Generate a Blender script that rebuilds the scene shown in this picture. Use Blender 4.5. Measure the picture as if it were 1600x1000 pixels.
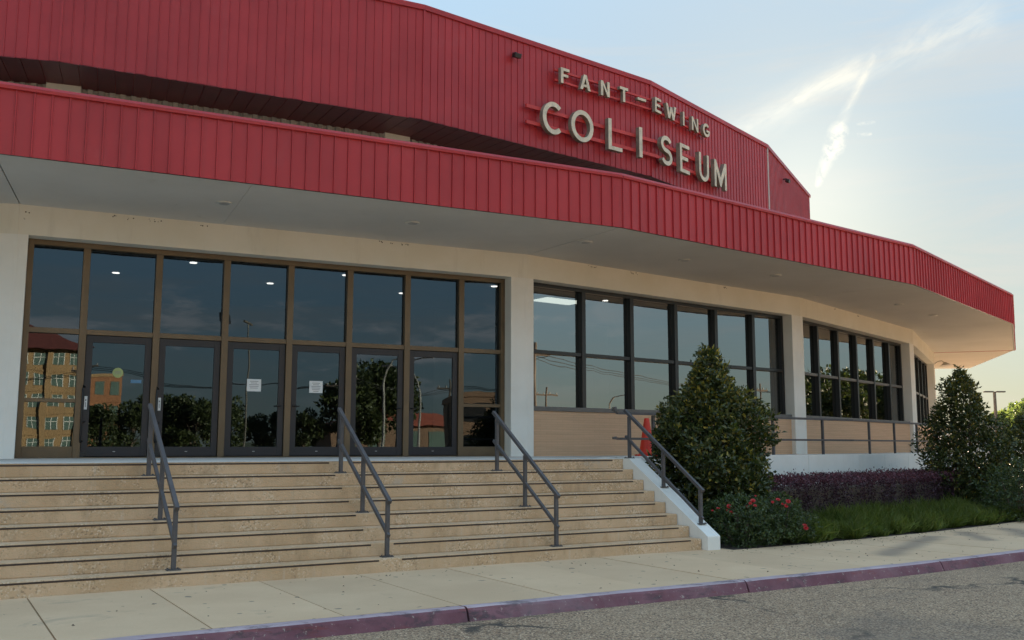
import bpy, bmesh, math, random
import numpy as np
from mathutils import Vector, Matrix
random.seed(7); RNG = np.random.default_rng(7)
D = math.pi/180
S = bpy.context.scene
C = S.collection
for o in list(bpy.data.objects): bpy.data.objects.remove(o)
EYE = 1.70
# ------------------------------------------------------------------ camera
cd = bpy.data.cameras.new('camera'); cam = bpy.data.objects.new('camera', cd); C.objects.link(cam)
cd.sensor_width = 36; cd.lens = 36*1523.37/1600; cd.clip_start = .1; cd.clip_end = 6000
cam.matrix_world = Matrix.Translation((0, 0, EYE)) @ Matrix.Rotation((90+7.258)*D, 4, 'X') @ Matrix.Rotation(.1*D, 4, 'Z')
S.camera = cam
# ------------------------------------------------------------------ node helper
class V:
    """a socket with arithmetic"""
    def __init__(s, nt, sock): s.nt, s.s = nt, sock
    def _m(s, op, *a, clamp=False):
        n = s.nt.nodes.new('ShaderNodeMath'); n.operation = op; n.use_clamp = clamp
        for i, x in enumerate((s,)+a):
            if isinstance(x, V): s.nt.links.new(x.s, n.inputs[i])
            else: n.inputs[i].default_value = x
        return V(s.nt, n.outputs[0])
    def __add__(s, o): return s._m('ADD', o)
    __radd__ = __add__
    def __sub__(s, o): return s._m('SUBTRACT', o)
    def __rsub__(s, o): return (s*-1)+o
    def __mul__(s, o): return s._m('MULTIPLY', o)
    __rmul__ = __mul__
    def __truediv__(s, o): return s._m('DIVIDE', o)
    def __pow__(s, o): return s._m('POWER', o)
    def sqrt(s): return s._m('SQRT')
    def abs(s): return s._m('ABSOLUTE')
    def clamp(s): return s._m('ADD', 0., clamp=True)
    def min(s, o): return s._m('MINIMUM', o)
    def max(s, o): return s._m('MAXIMUM', o)
    def gt(s, o): return s._m('GREATER_THAN', o)
    def lt(s, o): return s._m('LESS_THAN', o)
    def ramp(s, a, b):
        n = s.nt.nodes.new('ShaderNodeMapRange'); n.interpolation_type = 'SMOOTHSTEP'
        s.nt.links.new(s.s, n.inputs[0]); n.inputs[1].default_value = a; n.inputs[2].default_value = b
        return V(s.nt, n.outputs[0])
def noise(nt, vec, scale, detail=3, rough=.55, out=0, dist=0):
    n = nt.nodes.new('ShaderNodeTexNoise'); n.inputs['Scale'].default_value = scale; n.inputs['Detail'].default_value = detail
    n.inputs['Roughness'].default_value = rough; n.inputs['Distortion'].default_value = dist
    if vec is not None: nt.links.new(vec, n.inputs['Vector'])
    return V(nt, n.outputs[out])
def vscale(nt, vec, sc):
    n = nt.nodes.new('ShaderNodeVectorMath'); n.operation = 'MULTIPLY'; nt.links.new(vec, n.inputs[0]); n.inputs[1].default_value = sc
    return n.outputs[0]
def combine(nt, x, y, z):
    n = nt.nodes.new('ShaderNodeCombineXYZ')
    for i, v in enumerate((x, y, z)):
        if isinstance(v, V): nt.links.new(v.s, n.inputs[i])
        else: n.inputs[i].default_value = v
    return n.outputs[0]
def mixc(nt, f, a, b, blend='MIX'):
    n = nt.nodes.new('ShaderNodeMix'); n.data_type = 'RGBA'; n.blend_type = blend
    for i, v in ((0, f), (6, a), (7, b)):
        if isinstance(v, V): v = v.s
        if isinstance(v, bpy.types.NodeSocket): nt.links.new(v, n.inputs[i])
        elif i == 0: n.inputs[0].default_value = v
        else: n.inputs[i].default_value = (*v[:3], 1)
    return n.outputs[2]
# ------------------------------------------------------------------ world, sun, exposure
SUN_AZ, SUN_EL = 16.5, 13.5
sd = Vector((math.sin(SUN_AZ*D)*math.cos(SUN_EL*D), math.cos(SUN_AZ*D)*math.cos(SUN_EL*D), math.sin(SUN_EL*D)))
SKY_STRENGTH = .13
SKY_TINT = (.88, .98, .98)
SKY_POW, SKY_SAT = -.09, .52
def build_world():
    w = bpy.data.worlds.new('World'); S.world = w; w.use_nodes = True
    nt = w.node_tree; nt.nodes.clear()
    out = nt.nodes.new('ShaderNodeOutputWorld'); bg = nt.nodes.new('ShaderNodeBackground')
    nt.links.new(bg.outputs[0], out.inputs[0])
    sky = nt.nodes.new('ShaderNodeTexSky'); sky.sky_type = 'NISHITA'; sky.sun_disc = False
    sky.sun_elevation = SUN_EL*D; sky.sun_rotation = SUN_AZ*D; sky.altitude = 20; sky.air_density = 1.0; sky.dust_density = .25; sky.ozone_density = 2.6
    tc = nt.nodes.new('ShaderNodeTexCoord')
    dirv = tc.outputs['Generated']
    sep = nt.nodes.new('ShaderNodeSeparateXYZ'); nt.links.new(dirv, sep.inputs[0])
    x, y, z = (V(nt, sep.outputs[i]) for i in range(3))
    # sky luminance flattened and slightly inverted: zenith and rear brightened to lift the shaded front
    lum0 = nt.nodes.new('ShaderNodeRGBToBW'); nt.links.new(sky.outputs[0], lum0.inputs[0]); L0 = V(nt, lum0.outputs[0]).max(.01)
    dv = nt.nodes.new('ShaderNodeVectorMath'); dv.operation = 'DIVIDE'; nt.links.new(sky.outputs[0], dv.inputs[0]); nt.links.new(combine(nt, L0, L0, L0), dv.inputs[1])
    gm = nt.nodes.new('ShaderNodeGamma'); nt.links.new(dv.outputs[0], gm.inputs[0]); gm.inputs[1].default_value = SKY_SAT
    Lc = L0**SKY_POW
    col = mixc(nt, 1., gm.outputs[0], combine(nt, Lc, Lc, Lc), 'MULTIPLY')
    col = mixc(nt, 1., col, SKY_TINT, 'MULTIPLY')      # camera white balance, the same in every direction
    # the sun's aureole in the thin haze
    dt = nt.nodes.new('ShaderNodeVectorMath'); dt.operation = 'DOT_PRODUCT'; nt.links.new(dirv, dt.inputs[0]); dt.inputs[1].default_value = tuple(sd)
    ca = V(nt, dt.outputs['Value']).max(0.)
    au = (ca**200.)*.34+(ca**40.)*.06
    hz = (ca**16.)*.26*(1-z.ramp(.02, .30))
    addn = nt.nodes.new('ShaderNodeVectorMath'); addn.operation = 'ADD'; nt.links.new(col, addn.inputs[0]); nt.links.new(combine(nt, au*1.06+hz*1.15, au*.94+hz*.86, au*.66+hz*.30), addn.inputs[1])
    col = addn.outputs[0]
    # vapour trails near the sun: streaks in (x/y, z/y)
    yy = y.max(.05); gx = x/yy; gz = z/yy; front = y.gt(.05)
    gvec = combine(nt, gx, gz, 0.)
    wob = noise(nt, gvec, 9, 4, .6)-.5
    wob2 = noise(nt, gvec, 30, 3, .6)-.5
    def seg(a, b, wa, wb, wa_amp, soft=.6):
        dx, dz = b[0]-a[0], b[1]-a[1]; L2 = dx*dx+dz*dz
        px = gx+wob*wa_amp+wob2*(wa_amp*.35)-a[0]; pz = gz+wob2*(wa_amp*.5)-a[1]
        t = ((px*dx+pz*dz)*(1/L2))
        tc_ = t.max(0.).min(1.)
        ex = px-tc_*dx; ez = pz-tc_*dz
        d = (ex*ex+ez*ez).sqrt()
        wd = tc_*(wb-wa)+wa
        return (1-(d/wd)).max(0.).min(1.)**soft*front
    s1 = seg((.19, .302), (.36, .396), .030, .034, .022, 1.8)
    s1b = seg((.30, .366), (.50, .452), .012, .045, .03, 1.6)
    s2 = seg((.386, .411), (.345, .330), .005, .009, .020, 1.3)
    s3 = seg((.3455, .330), (.338, .31), .012, .013, .020, .8)
    s4 = seg((.338, .312), (.3225, .272), .012, .004, .016, 1.0)
    s5 = seg((.366, .338), (.385, .34), .002, .003, .008, .7)
    s6 = seg((.362, .325), (.38, .327), .003, .002, .008, .6)
    fib = noise(nt, combine(nt, gx*.55+gz*.9, gx*2.2-gz*3.2, 0.), 16, 5, .65, dist=.5).ramp(.25, .72)*.8+.2
    puffs = noise(nt, gvec, 70, 6, .72, dist=.3).ramp(.36, .62)
    trail = (s1*fib*.55+s1b*fib*.55+s2*fib*.6+s3*puffs*.8+s4*puffs*.65+s5*.45*puffs+s6*.5*puffs).min(1.)
    wt = combine(nt, x*1.0, y*1.0, z*7.0)
    wis = noise(nt, wt, 2.6, 7, .68, dist=.6).ramp(.42, .72)
    band = noise(nt, combine(nt, x*1.2, y*1.2, z*26.0), 1.6, 4, .55).ramp(.5, .75)*(1-z.ramp(.06, .2))
    cov = (wis*.28+band*.28).min(1.)
    # fair-weather cumulus puffs
    zz = z.max(.02)+.16
    cum = noise(nt, combine(nt, x/zz, y/zz, 0.), 1.9, 6, .62).ramp(.50, .64)*z.ramp(.03, .09)*(1-z.ramp(.35, .6))
    away = (y*-1.).ramp(.0, .45)
    lum = nt.nodes.new('ShaderNodeRGBToBW'); nt.links.new(col, lum.inputs[0]); Lm = V(nt, lum.outputs[0])
    cc = combine(nt, Lm*1.95, Lm*1.75, Lm*1.62)
    col = mixc(nt, (cov*1.5).clamp(), col, combine(nt, Lm*1.08+.06, Lm*1.03+.04, Lm*.97))
    col = mixc(nt, (cum*away*.75).clamp(), col, cc)
    col = mixc(nt, trail.clamp(), col, combine(nt, Lm*1.3+.22, Lm*1.26+.20, Lm*1.1+.16))
    nt.links.new(col, bg.inputs[0]); bg.inputs[1].default_value = SKY_STRENGTH
build_world()
sl = bpy.data.lights.new('sun', 'SUN'); so = bpy.data.objects.new('sun', sl); C.objects.link(so)
sl.energy = 5.0; sl.angle = .5*D; sl.color = (1, .80, .55)
so.rotation_euler = (-sd).to_track_quat('-Z', 'Y').to_euler(); so.location = sd*200
vs = S.view_settings
S.display_settings.display_device = 'sRGB'
vs.view_transform = 'Standard'; vs.look = 'None'; vs.gamma = 1; vs.use_curve_mapping = False; vs.exposure = 2.62
S.cycles.max_bounces = 8; S.cycles.diffuse_bounces = 4; S.cycles.glossy_bounces = 4; S.cycles.transparent_max_bounces = 12
S.cycles.sample_clamp_indirect = 6

# ------------------------------------------------------------------ materials
MATS = {}
def newmat(name):
    m = bpy.data.materials.new(name); m.use_nodes = True; MATS[name] = m
    nt = m.node_tree; b = nt.nodes['Principled BSDF']
    return m, nt, b
def pos(nt): return nt.nodes.new('ShaderNodeNewGeometry').outputs['Position']
def bump(nt, b, h, strength, dist=.01):
    n = nt.nodes.new('ShaderNodeBump'); n.inputs['Strength'].default_value = strength; n.inputs['Distance'].default_value = dist
    nt.links.new(h.s if isinstance(h, V) else h, n.inputs['Height']); nt.links.new(n.outputs[0], b.inputs['Normal'])
def simple(name, col, rough=.6, var=.15, scale=2.5, bmp=0, bscale=60, metal=0, spec=.5, rand=0, fine=.0, bdist=.005):
    m, nt, b = newmat(name); p = pos(nt)
    f = noise(nt, p, scale, 5, .6)
    c0 = tuple(c*(1-var) for c in col); c1 = tuple(min(1, c*(1+var)) for c in col)
    c = mixc(nt, f.ramp(.25, .75), c0, c1)
    if fine:
        f2 = noise(nt, p, scale*22, 2, .6).ramp(.3, .7)*(2*fine)+(1-fine)
        c = mixc(nt, 1., c, combine(nt, f2, f2, f2), 'MULTIPLY')
    if rand:
        oi = nt.nodes.new('ShaderNodeObjectInfo'); r = V(nt, oi.outputs['Random'])*(2*rand)+(1-rand)
        c = mixc(nt, 1., c, combine(nt, r, r, r), 'MULTIPLY')
    nt.links.new(c, b.inputs['Base Color']); b.inputs['Roughness'].default_value = rough; b.inputs['Metallic'].default_value = metal
    b.inputs['Specular IOR Level'].default_value = spec
    if bmp: bump(nt, b, noise(nt, p, bscale, 4, .6), bmp, bdist)
    return m
def leafmat(name, c0, c1, c2=None, rough=.45, trans=.25):
    """leaf colour runs c0..c1 with the leaf's own number; c2 for young growth (attribute 'age')"""
    m, nt, b = newmat(name)
    a = nt.nodes.new('ShaderNodeAttribute'); a.attribute_name = 'leaf'
    sep = nt.nodes.new('ShaderNodeSeparateXYZ'); nt.links.new(a.outputs['Vector'], sep.inputs[0])
    c = mixc(nt, V(nt, sep.outputs[0]), c0, c1)
    if c2: c = mixc(nt, V(nt, sep.outputs[1]), c, c2)
    nt.links.new(c, b.inputs['Base Color']); b.inputs['Roughness'].default_value = rough
    t = nt.nodes.new('ShaderNodeBsdfTranslucent'); nt.links.new(mixc(nt, 1., c, (1.3, 1.35, .7), 'MULTIPLY'), t.inputs[0])
    mx = nt.nodes.new('ShaderNodeMixShader'); mx.inputs[0].default_value = trans
    nt.links.new(b.outputs[0], mx.inputs[1]); nt.links.new(t.outputs[0], mx.inputs[2])
    nt.links.new(mx.outputs[0], nt.nodes['Material Output'].inputs[0])
    return m
def emis(name, col, st):
    m, nt, b = newmat(name); b.inputs['Base Color'].default_value = (.8, .8, .8, 1)
    b.inputs['Emission Color'].default_value = (*col, 1); b.inputs['Emission Strength'].default_value = st
    return m

def red_metal():
    m, nt, b = newmat('red_metal'); p = pos(nt)
    f = noise(nt, p, .7, 4, .6).ramp(.25, .75)
    streak = noise(nt, vscale(nt, p, (9, 9, .5)), 1.0, 4, .6).ramp(.45, .8)
    c = mixc(nt, f, (.375, .029, .035), (.45, .038, .044))
    c = mixc(nt, streak*.25, c, (.26, .05, .052))
    chalk = noise(nt, p, 1.1, 6, .7).ramp(.56, .78)
    c = mixc(nt, chalk*.18, c, (.50, .14, .14))
    oi = nt.nodes.new('ShaderNodeObjectInfo'); r = V(nt, oi.outputs['Random'])*.10+.95
    c = mixc(nt, 1., c, combine(nt, r, r, r), 'MULTIPLY')
    nt.links.new(c, b.inputs['Base Color'])
    rr = noise(nt, p, 3, 3)*.15+.30
    nt.links.new(rr.s, b.inputs['Roughness']); b.inputs['Specular IOR Level'].default_value = .32
    bump(nt, b, noise(nt, vscale(nt, p, (1, 1, .6)), 1.6, 2), .25, .02)
red_metal()
def white_paint():
    m, nt, b = newmat('white_paint'); p = pos(nt)
    f = noise(nt, p, 1.3, 5, .62).ramp(.3, .75)
    c = mixc(nt, f, (.78, .755, .69), (.84, .82, .765))
    run = noise(nt, vscale(nt, p, (7, 7, .55)), 1.0, 5, .65).ramp(.56, .85)
    c = mixc(nt, run*.35, c, (.42, .39, .32))
    sp = noise(nt, p, 26, 3, .7).ramp(.68, .8)
    c = mixc(nt, sp*.35, c, (.35, .33, .28))
    nt.links.new(c, b.inputs['Base Color']); b.inputs['Roughness'].default_value = .6
    bump(nt, b, noise(nt, p, 90, 4, .6), .12, .004)
white_paint()
def beam_paint():
    m, nt, b = newmat('cream_paint'); p = pos(nt)
    f = noise(nt, p, 1.1, 5, .62).ramp(.3, .75)
    c = mixc(nt, f, (.74, .695, .585), (.80, .76, .665))
    run = noise(nt, vscale(nt, p, (5, 5, .7)), 1.0, 5, .65).ramp(.55, .85)
    c = mixc(nt, run*.3, c, (.42, .38, .30))
    nt.links.new(c, b.inputs['Base Color']); b.inputs['Roughness'].default_value = .65
    bump(nt, b, noise(nt, p, 80, 4, .6), .15, .004)
beam_paint()
def soffit_paint():
    m, nt, b = newmat('soffit_paint'); p = pos(nt)
    f = noise(nt, p, .5, 5, .6).ramp(.25, .8)
    c = mixc(nt, f, (.60, .57, .52), (.68, .65, .60))
    st = noise(nt, p, 1.6, 6, .7, dist=.6).ramp(.6, .8)
    c = mixc(nt, st*.3, c, (.30, .29, .27))
    nt.links.new(c, b.inputs['Base Color']); b.inputs['Roughness'].default_value = .8
    bump(nt, b, noise(nt, p, 40, 4, .6), .2, .004)
soffit_paint()
def concrete_agg(name, ca, cb, pebble, bs):
    m, nt, b = newmat(name); p = pos(nt)
    f = noise(nt, p, 1.4, 6, .65).ramp(.3, .72)
    c = mixc(nt, f, ca, cb)
    vor = nt.nodes.new('ShaderNodeTexVoronoi'); nt.links.new(p, vor.inputs['Vector']); vor.inputs['Scale'].default_value = 55
    sepc = nt.nodes.new('ShaderNodeSeparateXYZ'); nt.links.new(vor.outputs['Color'], sepc.inputs[0])
    rnd = V(nt, sepc.outputs[0])
    patch = noise(nt, p, 2.2, 4, .6).ramp(.42, .66)
    c = mixc(nt, rnd.ramp(.7, .95)*patch*.85, c, pebble)
    c = mixc(nt, (1-rnd).ramp(.75, .98)*patch*.6, c, tuple(x*.4 for x in ca))
    pit = noise(nt, p, 38, 3, .6).ramp(.66, .74)
    c = mixc(nt, pit*.75, c, tuple(x*.28 for x in ca))
    gs = noise(nt, p, .9, 5, .7, dist=.5).ramp(.58, .74)
    c = mixc(nt, gs*.7, c, (.40, .38, .34))
    stain = noise(nt, vscale(nt, p, (3, 3, 1.2)), 1., 6, .75).ramp(.50, .74)
    c = mixc(nt, stain*.5, c, tuple(x*.5 for x in ca))
    drip = noise(nt, vscale(nt, p, (11, 11, .8)), 1., 4, .6).ramp(.58, .8)
    c = mixc(nt, drip*.4, c, (.60, .53, .43))
    rust = noise(nt, p, 1.9, 5, .6, dist=.4).ramp(.62, .74)
    c = mixc(nt, rust*.45, c, (.50, .27, .12))
    nt.links.new(c, b.inputs['Base Color']); b.inputs['Roughness'].default_value = .85
    h = noise(nt, p, 45, 4, .65)+V(nt, vor.outputs['Distance'])*-.6
    bump(nt, b, h, bs, .01)
concrete_agg('step_concrete', (.54, .355, .20), (.66, .455, .28), (.74, .58, .41), .4)
def sidewalk_mat():
    m, nt, b = newmat('sidewalk_concrete'); p = pos(nt)
    f = noise(nt, p, .8, 6, .6).ramp(.3, .75)
    c = mixc(nt, f, (.62, .425, .255), (.70, .495, .305))
    fn = noise(nt, p, 130, 3, .7)*.36+.82
    c = mixc(nt, 1., c, combine(nt, fn, fn, fn), 'MULTIPLY')
    st = noise(nt, vscale(nt, p, (1.1, 1.1, 1)), 1.3, 5, .65, dist=.7).ramp(.6, .76)
    c = mixc(nt, st*.5, c, (.26, .20, .145))
    gum = noise(nt, p, 7, 1, .3).ramp(.74, .77)
    c = mixc(nt, gum*.7, c, (.09, .085, .08))
    # damp soil washed out of the bed across the walk
    sep = nt.nodes.new('ShaderNodeSeparateXYZ'); nt.links.new(p, sep.inputs[0])
    X, Y = V(nt, sep.outputs[0]), V(nt, sep.outputs[1])
    wn = noise(nt, p, 1.7, 4, .6)-.5
    for (ax, ay, bx, by, w_) in ((7.3, 17.2, 5.4, 14.4, .34), (8.2, 18.0, 7.9, 16.6, .30), (9.4, 18.8, 9.0, 17.3, .4)):
        dx, dy = bx-ax, by-ay; L2 = dx*dx+dy*dy
        px, py = X-ax+wn*.5, Y-ay+wn*.3
        t = ((px*dx+py*dy)*(1/L2)).max(0.).min(1.)
        ex, ey = px-t*dx, py-t*dy
        d = (ex*ex+ey*ey).sqrt()
        c = mixc(nt, (1-d.ramp(.02, w_))*.6, c, (.15, .125, .105))
    oi = nt.nodes.new('ShaderNodeObjectInfo'); r = V(nt, oi.outputs['Random'])*.10+.95
    c = mixc(nt, 1., c, combine(nt, r, r, r), 'MULTIPLY')
    nt.links.new(c, b.inputs['Base Color']); b.inputs['Roughness'].default_value = .85
    bump(nt, b, noise(nt, p, 120, 4, .7), .25, .004)
sidewalk_mat()
def road_mat():
    m, nt, b = newmat('gravel_asphalt'); p = pos(nt)
    vor = nt.nodes.new('ShaderNodeTexVoronoi'); nt.links.new(p, vor.inputs['Vector']); vor.inputs['Scale'].default_value = 58
    sepc = nt.nodes.new('ShaderNodeSeparateXYZ'); nt.links.new(vor.outputs['Color'], sepc.inputs[0])
    rnd, rnd2 = V(nt, sepc.outputs[0]), V(nt, sepc.outputs[1])
    f = noise(nt, p, .6, 6, .65).ramp(.3, .72)
    base = mixc(nt, f, (.33, .205, .118), (.47, .305, .18))
    peb = mixc(nt, rnd2, (.46, .31, .185), (.80, .58, .38))
    c = mixc(nt, rnd.ramp(.35, .85), base, peb)
    c = mixc(nt, V(nt, vor.outputs['Distance']).ramp(.4, .8)*.8, c, (.05, .04, .032))
    big = noise(nt, p, .35, 5, .6, dist=.8).ramp(.52, .7)
    c = mixc(nt, big*.5, c, (.15, .115, .09))
    tan = noise(nt, p, .55, 6, .7, dist=.5).ramp(.5, .7)
    c = mixc(nt, tan*.3, c, (.46, .33, .21))
    oil = noise(nt, p, 1.7, 4, .6).ramp(.68, .76)
    c = mixc(nt, oil*.35, c, (.07, .06, .05))
    # hairline cracks
    cw = nt.nodes.new('ShaderNodeTexVoronoi'); cw.feature = 'DISTANCE_TO_EDGE'; cw.inputs['Scale'].default_value = .3
    wv = nt.nodes.new('ShaderNodeVectorMath'); wv.operation = 'ADD'; nt.links.new(p, wv.inputs[0])
    nz = nt.nodes.new('ShaderNodeTexNoise'); nz.inputs['Scale'].default_value = 1.4; nz.inputs['Detail'].default_value = 5; nt.links.new(p, nz.inputs['Vector'])
    nt.links.new(nz.outputs['Color'], wv.inputs[1]); nt.links.new(wv.outputs[0], cw.inputs['Vector'])
    crack = 1-V(nt, cw.outputs[0]).ramp(.002, .022)
    cm = noise(nt, p, .5, 2).ramp(.46, .6)
    c = mixc(nt, crack*cm*.9, c, (.035, .03, .027))
    nt.links.new(c, b.inputs['Base Color']); b.inputs['Roughness'].default_value = .9
    h = V(nt, vor.outputs['Distance'])*-1.+noise(nt, p, 90, 3, .6)*.5
    bump(nt, b, h, .8, .012)
road_mat()
def kerb_mat(name, a, bcol, wear):
    m, nt, b = newmat(name); p = pos(nt)
    f = noise(nt, p, 1.6, 6, .65).ramp(.3, .7)
    c = mixc(nt, f, a, bcol)
    red = noise(nt, vscale(nt, p, (1, 1, 6)), 2.1, 4, .6).ramp(.58, .7)
    c = mixc(nt, red*wear, c, (.24, .05, .04))
    dk = noise(nt, vscale(nt, p, (1, 1, 2.5)), 2.3, 7, .75, dist=.4).ramp(.5, .66)
    c = mixc(nt, dk*.75, c, (.055, .045, .05))
    ch = noise(nt, p, 17, 6, .75).ramp(.60, .66)
    c = mixc(nt, ch*.75, c, (.48, .41, .35))
    gw = noise(nt, p, .8, 5, .65, dist=.6).ramp(.5, .68)
    c = mixc(nt, gw*.35, c, (.30, .22, .23))
    nt.links.new(c, b.inputs['Base Color']); b.inputs['Roughness'].default_value = .75
    bump(nt, b, noise(nt, p, 30, 5, .7), .5, .01)
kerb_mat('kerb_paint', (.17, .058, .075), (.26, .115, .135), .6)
kerb_mat('kerb_top_worn_skylit', (.42, .31, .335), (.52, .41, .43), .1)  # paler top: partly worn paint, partly sky light put into the colour
def brick_mat():
    m, nt, b = newmat('tan_brick'); p = pos(nt)
    sep = nt.nodes.new('ShaderNodeSeparateXYZ'); nt.links.new(p, sep.inputs[0])
    z = V(nt, sep.outputs[2])
    oc = nt.nodes.new('ShaderNodeTexCoord'); so_ = nt.nodes.new('ShaderNodeSeparateXYZ'); nt.links.new(oc.outputs['Object'], so_.inputs[0])
    u = V(nt, so_.outputs[0])
    br = nt.nodes.new('ShaderNodeTexBrick'); nt.links.new(combine(nt, u, V(nt, so_.outputs[2]), 0.), br.inputs['Vector'])
    br.inputs['Color1'].default_value = (.66, .43, .27, 1); br.inputs['Color2'].default_value = (.64, .41, .255, 1); br.inputs['Mortar'].default_value = (.57, .365, .225, 1)
    br.inputs['Scale'].default_value = 1; br.inputs['Mortar Size'].default_value = .004; br.inputs['Brick Width'].default_value = .30; br.inputs['Row Height'].default_value = .05
    row = noise(nt, vscale(nt, oc.outputs['Object'], (.5, .5, 18)), 1.0, 3, .6).ramp(.3, .7)*.10+.94
    c = mixc(nt, 1., br.outputs[0], combine(nt, row, row, row), 'MULTIPLY')
    nt.links.new(c, b.inputs['Base Color']); b.inputs['Roughness'].default_value = .85
    bump(nt, b, 1-V(nt, br.outputs['Fac']), .5, .006)
brick_mat()
def glass_mat(name, ior, tint, gcol):
    m, nt, b = newmat(name); nt.nodes.remove(b)
    fr = nt.nodes.new('ShaderNodeFresnel'); fr.inputs[0].default_value = ior
    tr = nt.nodes.new('ShaderNodeBsdfTransparent'); tr.inputs[0].default_value = (*tint, 1)
    gl = nt.nodes.new('ShaderNodeBsdfGlossy'); gl.inputs['Roughness'].default_value = 0.0; gl.inputs[0].default_value = (*gcol, 1)
    p = pos(nt)
    bp = nt.nodes.new('ShaderNodeBump'); bp.inputs['Strength'].default_value = .35; bp.inputs['Distance'].default_value = .0019
    nz = noise(nt, p, 1.9, 1, .4); nt.links.new(nz.s, bp.inputs['Height'])
    nt.links.new(bp.outputs[0], gl.inputs['Normal'])
    mx = nt.nodes.new('ShaderNodeMixShader'); nt.links.new(fr.outputs[0], mx.inputs[0]); nt.links.new(tr.outputs[0], mx.inputs[1]); nt.links.new(gl.outputs[0], mx.inputs[2])
    nt.links.new(mx.outputs[0], nt.nodes['Material Output'].inputs[0])
glass_mat('tinted_glass', 1.82, (.15, .155, .16), (.66, .84, 1.0))
glass_mat('window_glass', 3.0, (.17, .175, .18), (.95, .97, .97))
simple('bronze_frame', (.15, .105, .06), .42, .12, 2, metal=.35, rand=.05)
simple('black_frame', (.012, .012, .013), .35, .1, 2)
simple('grey_sill', (.14, .13, .12), .5, .15, 4)
simple('door_grey', (.019, .017, .020), .45, .12, 3)
simple('rail_grey', (.085, .078, .08), .5, .18, 6, bmp=.1, fine=.1)
simple('rail_top_grey', (.075, .073, .08), .5, .18, 6)
simple('shaded_red_metal', (.16, .016, .02), .5, .15, 2)  # drum soffit red, darkened: shade of the recess put into the colour
simple('pole_dark', (.09, .08, .065), .6, .1)
simple('mud', (.06, .045, .035), .95, .2)
simple('black_metal', (.015, .015, .016), .4, .1)
simple('landing_concrete', (.66, .63, .58), .8, .14, 1.5, .15, 60, fine=.08)
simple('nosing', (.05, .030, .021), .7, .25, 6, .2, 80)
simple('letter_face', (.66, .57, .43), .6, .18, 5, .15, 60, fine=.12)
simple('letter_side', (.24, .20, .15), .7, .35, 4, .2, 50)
simple('sign_rail_red', (.55, .04, .035), .5, .12, 3)
simple('galvanised', (.42, .41, .39), .5, .2, 4)
simple('roof_grey', (.10, .10, .095), .9, .2, 1)
simple('interior_dark', (.12, .115, .11), .8, .15, 1)
simple('interior_pale', (.45, .44, .42), .8, .1, 1)
simple('carpet', (.06, .055, .05), .95, .2, 3)
simple('paper', (.75, .75, .74), .8, .03)
simple('print_grey', (.25, .25, .26), .8, .05)
simple('sticker_green', (.35, .40, .16), .6, .1)
simple('sticker_blue', (.12, .26, .42), .6, .1)
simple('cone_orange', (.75, .045, .02), .5, .1, 5)
simple('rubber', (.02, .02, .02), .8, .1)
simple('soil', (.055, .04, .03), .95, .35, 9, .8, 30, bdist=.03)
simple('bark', (.12, .09, .065), .9, .25, 14, .6, 40)
simple('lawn', (.06, .075, .03), .95, .25, .6, .4, 20)
simple('white_plastic', (.75, .75, .73), .4, .03)
simple('tan_stucco', (.30, .185, .085), .8, .1, .3)
simple('orange_brick', (.27, .115, .05), .8, .12, .5)
simple('roof_tile_red', (.12, .028, .02), .8, .2, 1.5)
simple('red_roof', (.36, .085, .04), .7, .15, .6)
simple('hotel_glass', (.10, .145, .125), .15, .1, .5)
simple('white_trim', (.65, .63, .58), .7, .05)
simple('brown_wall', (.17, .10, .06), .8, .15, .6)
simple('pole_wood', (.10, .08, .065), .9, .2, 8)
simple('pole_grey', (.26, .25, .23), .6, .1, 3)
simple('cable', (.02, .02, .02), .6, .05)
emis('lamp_lit', (1, .95, .85), 1.5)
emis('panel_lit', (.95, 1, .85), .7)
simple('lamp_off', (.5, .5, .48), .4, .05)
simple('petal_red', (.50, .02, .022), .5, .25, 30)
leafmat('shrub_leaf', (.024, .038, .013), (.095, .115, .03), (.46, .35, .06), .36, .28)
leafmat('purple_leaf', (.036, .015, .024), (.10, .040, .056), (.22, .065, .095), .45, .15)
leafmat('rose_leaf', (.024, .042, .015), (.085, .125, .034), (.18, .21, .06), .42, .22)
leafmat('grass_blade', (.06, .10, .02), (.20, .265, .055), (.32, .32, .10), .45, .3)
leafmat('tree_leaf', (.022, .036, .013), (.07, .09, .028), None, .55, .25)
leafmat('pale_tree_leaf', (.08, .12, .04), (.16, .20, .07), None, .55, .3)

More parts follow.
